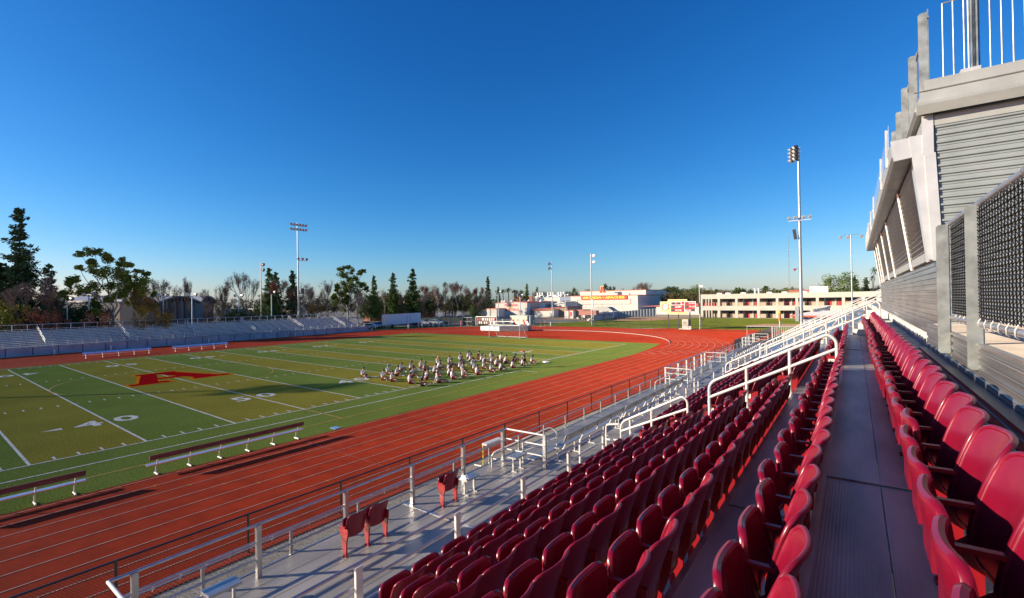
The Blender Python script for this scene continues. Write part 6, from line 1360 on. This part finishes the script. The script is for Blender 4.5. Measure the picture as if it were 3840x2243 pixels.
for i, (k, x, h, w_) in enumerate((('bareC', 1310, 712, 16), ('pineC', 1322, 705, 8), ('treeO', 1338, 716, 16), ('bareC', 1358, 714, 16), ('bareC', 1380, 716, 14), ('treeD', 1398, 715, 10), ('treeD', 1414, 707, 10), ('bareC', 1440, 706, 22), ('bareC', 1462, 710, 20), ('treeD', 1492, 697, 16), ('treeD', 1508, 703, 12), ('bareA', 1572, 692, 26), ('bareB', 1590, 696, 18), ('bareC', 1550, 706, 16), ('treeO', 1624, 712, 10))):
    T(k, x, h, 275 + (i * 11) % 40, w_, f'tree showing above the white school roofs, {nth(i)} from the left', group='trees above the school roofs')
rr = random.Random(4); n = 0
x = 1636
while x < 2165:
    h = rr.choice((704, 708, 711, 713, 715, 709)) + (3 if x > 1850 else 0); k = rr.choice(('treeD', 'treeO', 'treeD', 'bareC', 'pineC', 'treeO', 'bushG'))
    if k == 'pineC': h -= 4
    T(k, x, h, rr.uniform(250, 330), rr.uniform(13, 23), f'tree in the dark belt behind the classroom block, {nth(n)} from the left', group='belt of trees behind the classroom block'); x += rr.uniform(6, 10); n += 1
for i, x in enumerate((1645, 1665, 1690, 1712, 1735, 1758)): T('treeO', x, 716 + (i % 2) * 4, 235, 18, f'brown-green tree between the gymnasium and the classroom block, {nth(i)} from the left', group='trees between gymnasium and classrooms')
T('ficus', 1712, 698, 260, 18, 'dense green tree right of the scoreboard pole', 'tree'); 
for i, (x, h) in enumerate(((1668, 704), (1655, 707), (1820, 706), (1950, 705), (1905, 708))): T('palm', x, h, 300, 5, f'far skinny palm above the tree belt, {nth(i)} counted', 'palm_tree', 'palm', 'far palms in the tree belt')
T('ficus', 2066, 667, 225, 37, 'large round dense green tree over the classroom roof', 'tree'); T('pineC', 2104, 680, 235, 14, 'dark conifer right of the round green tree', 'pine_tree'); T('pineD', 2132, 682, 235, 14, 'dark conifer near the press box end', 'pine_tree'); T('bareC', 2152, 695, 240, 12, 'reddish bare tree next to the press box end', 'bare_tree')
T('palm', 2150, 656, 230, 7, 'tall palm beside the press box end', 'palm_tree', 'palm'); T('palm', 2146, 676, 235, 6, 'shorter palm beside the tall palm', 'palm_tree', 'palm')
rr = random.Random(18); x = 880; n = 0
while x < 1195:
    k = rr.choice(('bareC', 'rustA', 'treeO', 'bareD', 'treeD', 'bushB', 'bushG')); T(k, x, rr.uniform(712, 728), rr.uniform(178, 200), rr.uniform(14, 22), f'mid-height tree filling the avenue between the pines, {nth(n)} from the left', group='mid-height avenue trees'); x += rr.uniform(9, 15); n += 1
for i, (x, h) in enumerate(((895, 742), (915, 748), (1165, 748), (1180, 750))): T(('bushG', 'bushB')[i % 2], x, h, 165, 12, f'rounded bush near the trailer and courts, {nth(i)} listed from the left', 'bush', 'bush', 'bushes near the trailer')
rr = random.Random(8); x = -60; n = 0
while x < 1240:                                  # far green and brown backdrop between the nearer trees
    k = rr.choice(('treeO', 'treeO', 'bareC', 'treeD', 'bushB')); T(k, x, rr.uniform(722, 736), rr.uniform(215, 250), rr.uniform(12, 20), f'low tree in the backdrop behind the school trees, {nth(n)} from the left', group='low backdrop trees'); x += rr.uniform(14, 22); n += 1
T('bushY', 1728, 776, 150, 6, 'small yellow bush at the classroom block corner', 'bush', 'bush')

# ================================================================ PEOPLE
SKIN = mat('skin', (.42, .22, .14), .55, 0, var=.06); TEE = mat('white_tee', (.88, .88, .88), .8, 0, var=.04, scale=8); SHORT = mat('maroon_shorts', (.26, .012, .03), .8, 0, var=.1); HAIRM = mat('black_hair', (.018, .014, .012), .5, 0, var=.2); HAIRO = mat('auburn_hair', (.42, .13, .03), .5); HAIRB = mat('blond_hair', (.45, .33, .18), .5)
DGREY = mat('charcoal_shirt', (.07, .08, .09), .8); BLKS = mat('black_hoodie', (.012, .012, .014), .8); CAPB = mat('blue_cap', (.08, .25, .5), .6); CAPR = mat('red_cap', (.5, .02, .02), .6); SHOE = mat('pale_shoes', (.6, .6, .6), .6)
def skinned(nodes, edges_, lvl=2, root=0):
    me = bpy.data.meshes.new('s'); me.from_pydata([n[0] for n in nodes], edges_, []); o = bpy.data.objects.new('s', me); COL.objects.link(o)
    md = o.modifiers.new('k', 'SKIN'); md.use_smooth_shade = True
    for i, n in enumerate(nodes):
        sv = me.skin_vertices[0].data[i]; r = n[1]; sv.radius = (r, r) if not isinstance(r, tuple) else r; sv.use_root = (i == root)
    sb = o.modifiers.new('u', 'SUBSURF'); sb.levels = lvl; sb.render_levels = lvl
    bpy.context.view_layer.update(); ev = o.evaluated_get(bpy.context.evaluated_depsgraph_get()); m = bpy.data.meshes.new_from_object(ev)
    mb = MB(); mb.add([tuple(v.co) for v in m.vertices], [tuple(p.vertices) for p in m.polygons]); bpy.data.objects.remove(o); bpy.data.meshes.remove(me); bpy.data.meshes.remove(m); return mb
def chainn(pts): return [(p, r) for p, r in pts]
def person_meshes(J, hair='short', long_=False):
    """J: joint dict. Facing +x, origin on the ground under the pelvis."""
    nodes = []; E_ = []
    def nd(p, r): nodes.append((tuple(p), r)); return len(nodes) - 1
    pel = nd(J['pel'], (.13, .10)); wa = nd(J['waist'], (.115, .09)); ch = nd(J['chest'], (.145, .10)); nk = nd(J['neck'], .05); hd0 = nd(J['head0'], .075); hd = nd(J['head'], (.082, .095)); hd2 = nd(Vector(J['head']) + Vector((0, 0, .08)), .06)
    E_ += [(pel, wa), (wa, ch), (ch, nk), (nk, hd0), (hd0, hd), (hd, hd2)]
    for s in ('l', 'r'):
        a = nd(J['sh' + s], .055); b = nd(J['el' + s], .042); c = nd(J['wr' + s], .028); E_ += [(ch, a), (a, b), (b, c)]
        d = Vector(J['wr' + s]); dirv_ = (d - Vector(J['el' + s])).normalized(); palm = nd(d + dirv_ * .07, (.034, .022)); E_.append((c, palm)); sd = dirv_.cross(Vector((0, 0, 1))); sd = sd.normalized() if sd.length > .1 else Vector((0, 1, 0))
        for k, ln in zip((-1.5, -.5, .5, 1.5), (.065, .08, .075, .055)):
            f = nd(d + dirv_ * .115 + sd * .016 * k, .010); g = nd(d + dirv_ * (.11 + ln) + sd * .017 * k - Vector((0, 0, .015)), .008); E_ += [(palm, f), (f, g)]
        th = nd(d + dirv_ * .09 + sd * .05 * (1 if s == 'l' else -1), .011); E_.append((palm, th))
        h = nd(J['hp' + s], .088); k_ = nd(J['kn' + s], .060); an = nd(J['an' + s], .038); to = nd(J['to' + s], .034); E_ += [(pel, h), (h, k_), (k_, an), (an, to)]
    body = skinned(nodes, E_, 1)
    hp = Vector(J['head']); f = Vector(J.get('face', (1, 0, 0))).normalized(); sd = Vector((-f.y, f.x, 0))
    body.ball(tuple(hp + f * .095 + Vector((0, 0, -.005))), .018, .018, .026, 6, 5)              # nose
    for s in (-1, 1): body.ball(tuple(hp + sd * .085 * s), .018, .018, .032, 6, 5)                # ears
    eyes = MB()
    for s in (-1, 1): eyes.ball(tuple(hp + f * .082 + sd * .032 * s + Vector((0, 0, .02))), .012, .012, .009, 6, 4)
    eyes.box(*(lambda c: (c.x - .012, c.x + .008, c.y - .022, c.y + .022, c.z - .004, c.z + .004))(hp + f * .088 + Vector((0, 0, -.045))))
    # shirt, shorts, hair, shoes
    n2 = [(J['pel'], (.150, .118)), (J['waist'], (.142, .112)), (J['chest'], (.172, .125)), (Vector(J['neck']) - Vector((0, 0, .03)), .072)]; e2 = [(0, 1), (1, 2), (2, 3)]
    for s in ('l', 'r'):
        a = len(n2); n2 += [(J['sh' + s], .082), (Vector(J['sh' + s]).lerp(Vector(J['el' + s]), .7), .070)]; e2 += [(2, a), (a, a + 1)]
    shirt = skinned([(tuple(p), r) for p, r in n2], e2, 1)
    n3 = [(J['pel'], (.155, .125))]; e3 = []
    for s in ('l', 'r'):
        a = len(n3); n3 += [(J['hp' + s], .112), (Vector(J['hp' + s]).lerp(Vector(J['kn' + s]), .62), .098)]; e3 += [(0, a), (a, a + 1)]
    shorts = skinned([(tuple(p), r) for p, r in n3], e3, 1)
    hr = MB(); c = hp + Vector((0, 0, .045)) - f * .018; hr.ball(tuple(c), .108, .108, .105, 12, 8)
    if long_: hr.tube([tuple(hp - f * .06 + Vector((0, 0, .02))), tuple(hp - f * .105 + Vector((0, 0, -.12))), tuple(Vector(J['chest']) - f * .16 + Vector((0, 0, .02))), tuple(Vector(J['chest']) - f * .15 - Vector((0, 0, .12)))], [.09, .075, .065, .02], 8)
    sh = MB()
    for s in ('l', 'r'):
        a, t_ = Vector(J['an' + s]), Vector(J['to' + s]); d = (t_ - a); sh.tube([tuple(a - d * .25), tuple(a + d * .3 - Vector((0, 0, .01))), tuple(a + d * 1.25)], [.042, .052, .036], 7)
    return dict(body=body.mesh('body', SKIN, smooth=179), eyes=eyes.mesh('face_features', HAIRM), shirt=shirt.mesh('shirt', TEE, smooth=179), shorts=shorts.mesh('shorts', SHORT, smooth=179), hair=hr.mesh('hair', HAIRM, smooth=179), shoes=sh.mesh('shoes', SHOE, smooth=179))
V = Vector
def sit(lean=-.05, legs='cross', arms='lap', fl=.0):
    J = dict(pel=(0, 0, .13), waist=(lean * .4 - .02, 0, .30), chest=(lean * .8 + .0, 0, .50), neck=(lean + .04, 0, .64), head0=(lean + .075 + fl, 0, .715), head=(lean + .095 + fl, 0, .80))
    for s, y in (('l', 1), ('r', -1)):
        J['sh' + s] = (lean * .85, y * .19, .575)
        if legs == 'cross': J['hp' + s] = (.06, y * .11, .12); J['kn' + s] = (.38, y * .30, .20); J['an' + s] = (.36, -y * .08, .06); J['to' + s] = (.40, -y * .22, .05)
        elif legs == 'up': J['hp' + s] = (.06, y * .10, .12); J['kn' + s] = (.36, y * .13, .48); J['an' + s] = (.60, y * .10, .07); J['to' + s] = (.75, y * .11, .05)
        else: J['hp' + s] = (.06, y * .10, .11); J['kn' + s] = (.48, y * .14, .20 + .1 * (y > 0)); J['an' + s] = (.88, y * .13, .07); J['to' + s] = (.94, y * .14, .16)
        if arms == 'lap': J['el' + s] = (.10 + lean * .4, y * .25, .34); J['wr' + s] = (.30, y * .14, .26)
        elif arms == 'knees': J['el' + s] = (.16, y * .24, .42); J['wr' + s] = (.42, y * .06, .40)
        else: J['el' + s] = (-.18, y * .26, .34); J['wr' + s] = (-.30, y * .28, .10)
    return J
def stand_(): 
    J = dict(pel=(0, 0, .95), waist=(0, 0, 1.12), chest=(.0, 0, 1.36), neck=(.02, 0, 1.52), head0=(.05, 0, 1.60), head=(.07, 0, 1.69), face=(1, 0, -.3))
    for s, y in (('l', 1), ('r', -1)): J['sh' + s] = (0, y * .20, 1.44); J['el' + s] = (.06, y * .27, 1.16); J['wr' + s] = (.24, y * .10, 1.22); J['hp' + s] = (0, y * .10, .90); J['kn' + s] = (.04, y * .12, .50); J['an' + s] = (-.02, y * .13, .09); J['to' + s] = (.13, y * .15, .05)
    return J
def walk_():
    J = stand_()
    for s, y in (('l', 1), ('r', -1)): J['el' + s] = (.12 * y, y * .27, 1.16); J['wr' + s] = (.25 * y + .08, y * .24, .98); J['kn' + s] = (.16 * y + .05, y * .1, .50); J['an' + s] = (.28 * y - .05, y * .1, .10 + (.06 if y < 0 else 0)); J['to' + s] = (.28 * y + .10, y * .1, .06)
    return J
PM = dict(a=person_meshes(sit(-.04, 'cross', 'lap', .03)), b=person_meshes(sit(.05, 'up', 'knees', .03)), c=person_meshes(sit(-.12, 'out', 'back')), d=person_meshes(sit(.02, 'cross', 'lap', .06), long_=True), e=person_meshes(sit(.04, 'up', 'lap', .05), long_=True), f=person_meshes(sit(.10, 'out', 'knees', .04)), s=person_meshes(stand_()), w=person_meshes(walk_()))
def clone(me, m, nm):
    key = (me.name, m.name)
    if key not in CL: c = me.copy(); c.materials.clear(); c.materials.append(m); c.name = nm; CL[key] = c
    return CL[key]
CL = {}
def person(x, y, pose, ang, lbl, shirt=TEE, hair=HAIRM, shorts=SHORT, cap=None, group=None, sc=1.):
    P = PM[pose]; t = thing('person', lbl, 'person', base=(x, y, .012), group=group); t.rotation_euler.z = ang; t.scale = (sc,) * 3
    mk('body', P['body'], t); mk('face_features', P['eyes'], t); mk('shirt', clone(P['shirt'], shirt, 'shirt'), t); mk('shorts', clone(P['shorts'], shorts, 'shorts'), t); mk('hair', clone(P['hair'], hair, 'hair'), t); mk('shoes', P['shoes'], t)
    if cap:
        hd = {'s': (.07, 0, 1.69), 'a': (.085, 0, .80)}.get(pose, (.09, 0, .8)); m_ = MB().ball((hd[0] - .01, 0, hd[2] + .07), .118, .118, .085, 12, 8); m_.tube([(hd[0] + .06, 0, hd[2] + .07), (hd[0] + .20, 0, hd[2] + .055)], [.085, .05], 8); m_.v = [(a, b, c) for a, b, c in m_.v]; mk('cap', m_.mesh('cap', cap, smooth=60), t)
    return t
Q = [(75, 490, 'a', 'sitting apart'), (345, 525, 'a', ''), (410, 448, 'a', 'blue cap'), (465, 545, 'a', ''), (525, 472, 'b', ''), (580, 415, 'e', 'long dark hair'), (705, 575, 'a', ''), (728, 492, 'b', ''), (712, 392, 'e', 'very long dark hair'), (852, 370, 'a', ''), (900, 405, 'e', ''), (895, 462, 'd', 'dark grey top'), (868, 605, 'd', 'black hoodie'), (925, 520, 'b', ''), (1078, 325, 'd', 'auburn hair'), (1085, 385, 'f', 'leaning'), (1035, 438, 'b', ''), (1075, 488, 'd', ''), (1090, 565, 'c', 'propped on both hands'), (1238, 312, 'a', ''), (1240, 362, 'f', ''), (1225, 408, 'd', ''), (1228, 462, 'e', ''), (1280, 515, 'a', 'pale cap'), (1385, 275, 'a', ''), (1390, 325, 'e', ''), (1378, 378, 'd', ''), (1418, 425, 'a', ''), (1425, 490, 'a', ''), (1490, 235, 'd', ''), (1518, 275, 'e', ''), (1550, 350, 'a', ''), (1572, 400, 'd', ''), (1612, 455, 'a', ''), (1635, 245, 'a', 'black top'), (1668, 275, 'e', ''), (1698, 315, 'f', ''), (1700, 372, 'd', ''), (1800, 240, 'a', ''), (1808, 298, 'd', ''), (1800, 415, 'd', ''), (1868, 338, 'b', ''), (1925, 395, 'e', ''), (1935, 270, 'a', ''), (1985, 305, 'f', ''), (2085, 362, 'd', ''), (2118, 282, 'e', 'dark top'), (2222, 328, 'e', ''), (2350, 300, 'd', 'rightmost')]
special = {'sitting apart': 'student sitting apart at the left end of the class near the painted forty', 'blue cap': 'seated student in white tee wearing a blue cap', 'long dark hair': 'seated student with long dark hair and raised knees left of the front middle', 'very long dark hair': 'seated student with very long dark hair in the back row', 'dark grey top': 'seated student in a dark grey top and maroon shorts', 'black hoodie': 'student in a black top sitting nearest the sideline', 'auburn hair': 'seated student with auburn hair in the back row', 'leaning': 'student stretching legs out in front of the auburn haired student', 'propped on both hands': 'student in white tee propped on both hands behind at the sideline', 'pale cap': 'blond student in white tee seated on the sideline', 'black top': 'student in a black top in the far back row', 'dark top': 'student in a dark top sitting just left of the coach', 'rightmost': 'crouched student at the right end of the class behind the coach'}
Wd = sorted([(gz(1340 + .2778 * q[0], 1280 + .2778 * q[1]), q) for q in Q], key=lambda e: e[0][1])
for i, ((x, y), q) in enumerate(Wd):
    tgt = (9., 20.); ang = YAW + U(-.3, .3); lab = special.get(q[3], f'seated student in white tee and maroon shorts on the turf, {nth(i)} counting towards the coach')
    sh = DGREY if q[3] == 'dark grey top' else BLKS if q[3] in ('black hoodie', 'black top', 'dark top') else TEE; ha = HAIRO if q[3] == 'auburn hair' else HAIRB if q[3] == 'pale cap' else HAIRM
    person(x, y, q[2], ang, lab, sh, ha, BLKS if q[3] == 'black hoodie' else SHORT, CAPB if q[3] == 'blue cap' else None, 'students seated on the turf', 1.12 + U(-.04, .04))
x, y = gz(1340 + .2778 * 2256, 1280 + .2778 * 358); person(x, y, 's', YAW + pi * .86, 'coach standing with a red cap, grey shirt and dark shorts, reading a paper', mat('grey_tee', (.16, .18, .21), .8), HAIRM, BLKS, CAPR)
for i, (px, py) in enumerate(((618, 800), (652, 796))): x, y = gz(*B3(px, py)); person(x, y, 'w', YAW + pi * .9, ('runner in a dark top on the far track bend', 'runner in a white top on the far track bend')[i], (DGREY, TEE)[i], HAIRM, BLKS)
for i in range(6):
    x, z = G2(300 + i * 42 + (i % 2) * 6, 300, 90.5); person(x, 90.5, ('s', 'a')[i % 2], U(0, 6), f'person by the pipe frame and brown net, {nth(i)} from the left', (TEE, TEE, BLKS)[i % 3], HAIRM, BLKS, None, 'people by the pipe frame')
print('objects', len(bpy.data.objects))
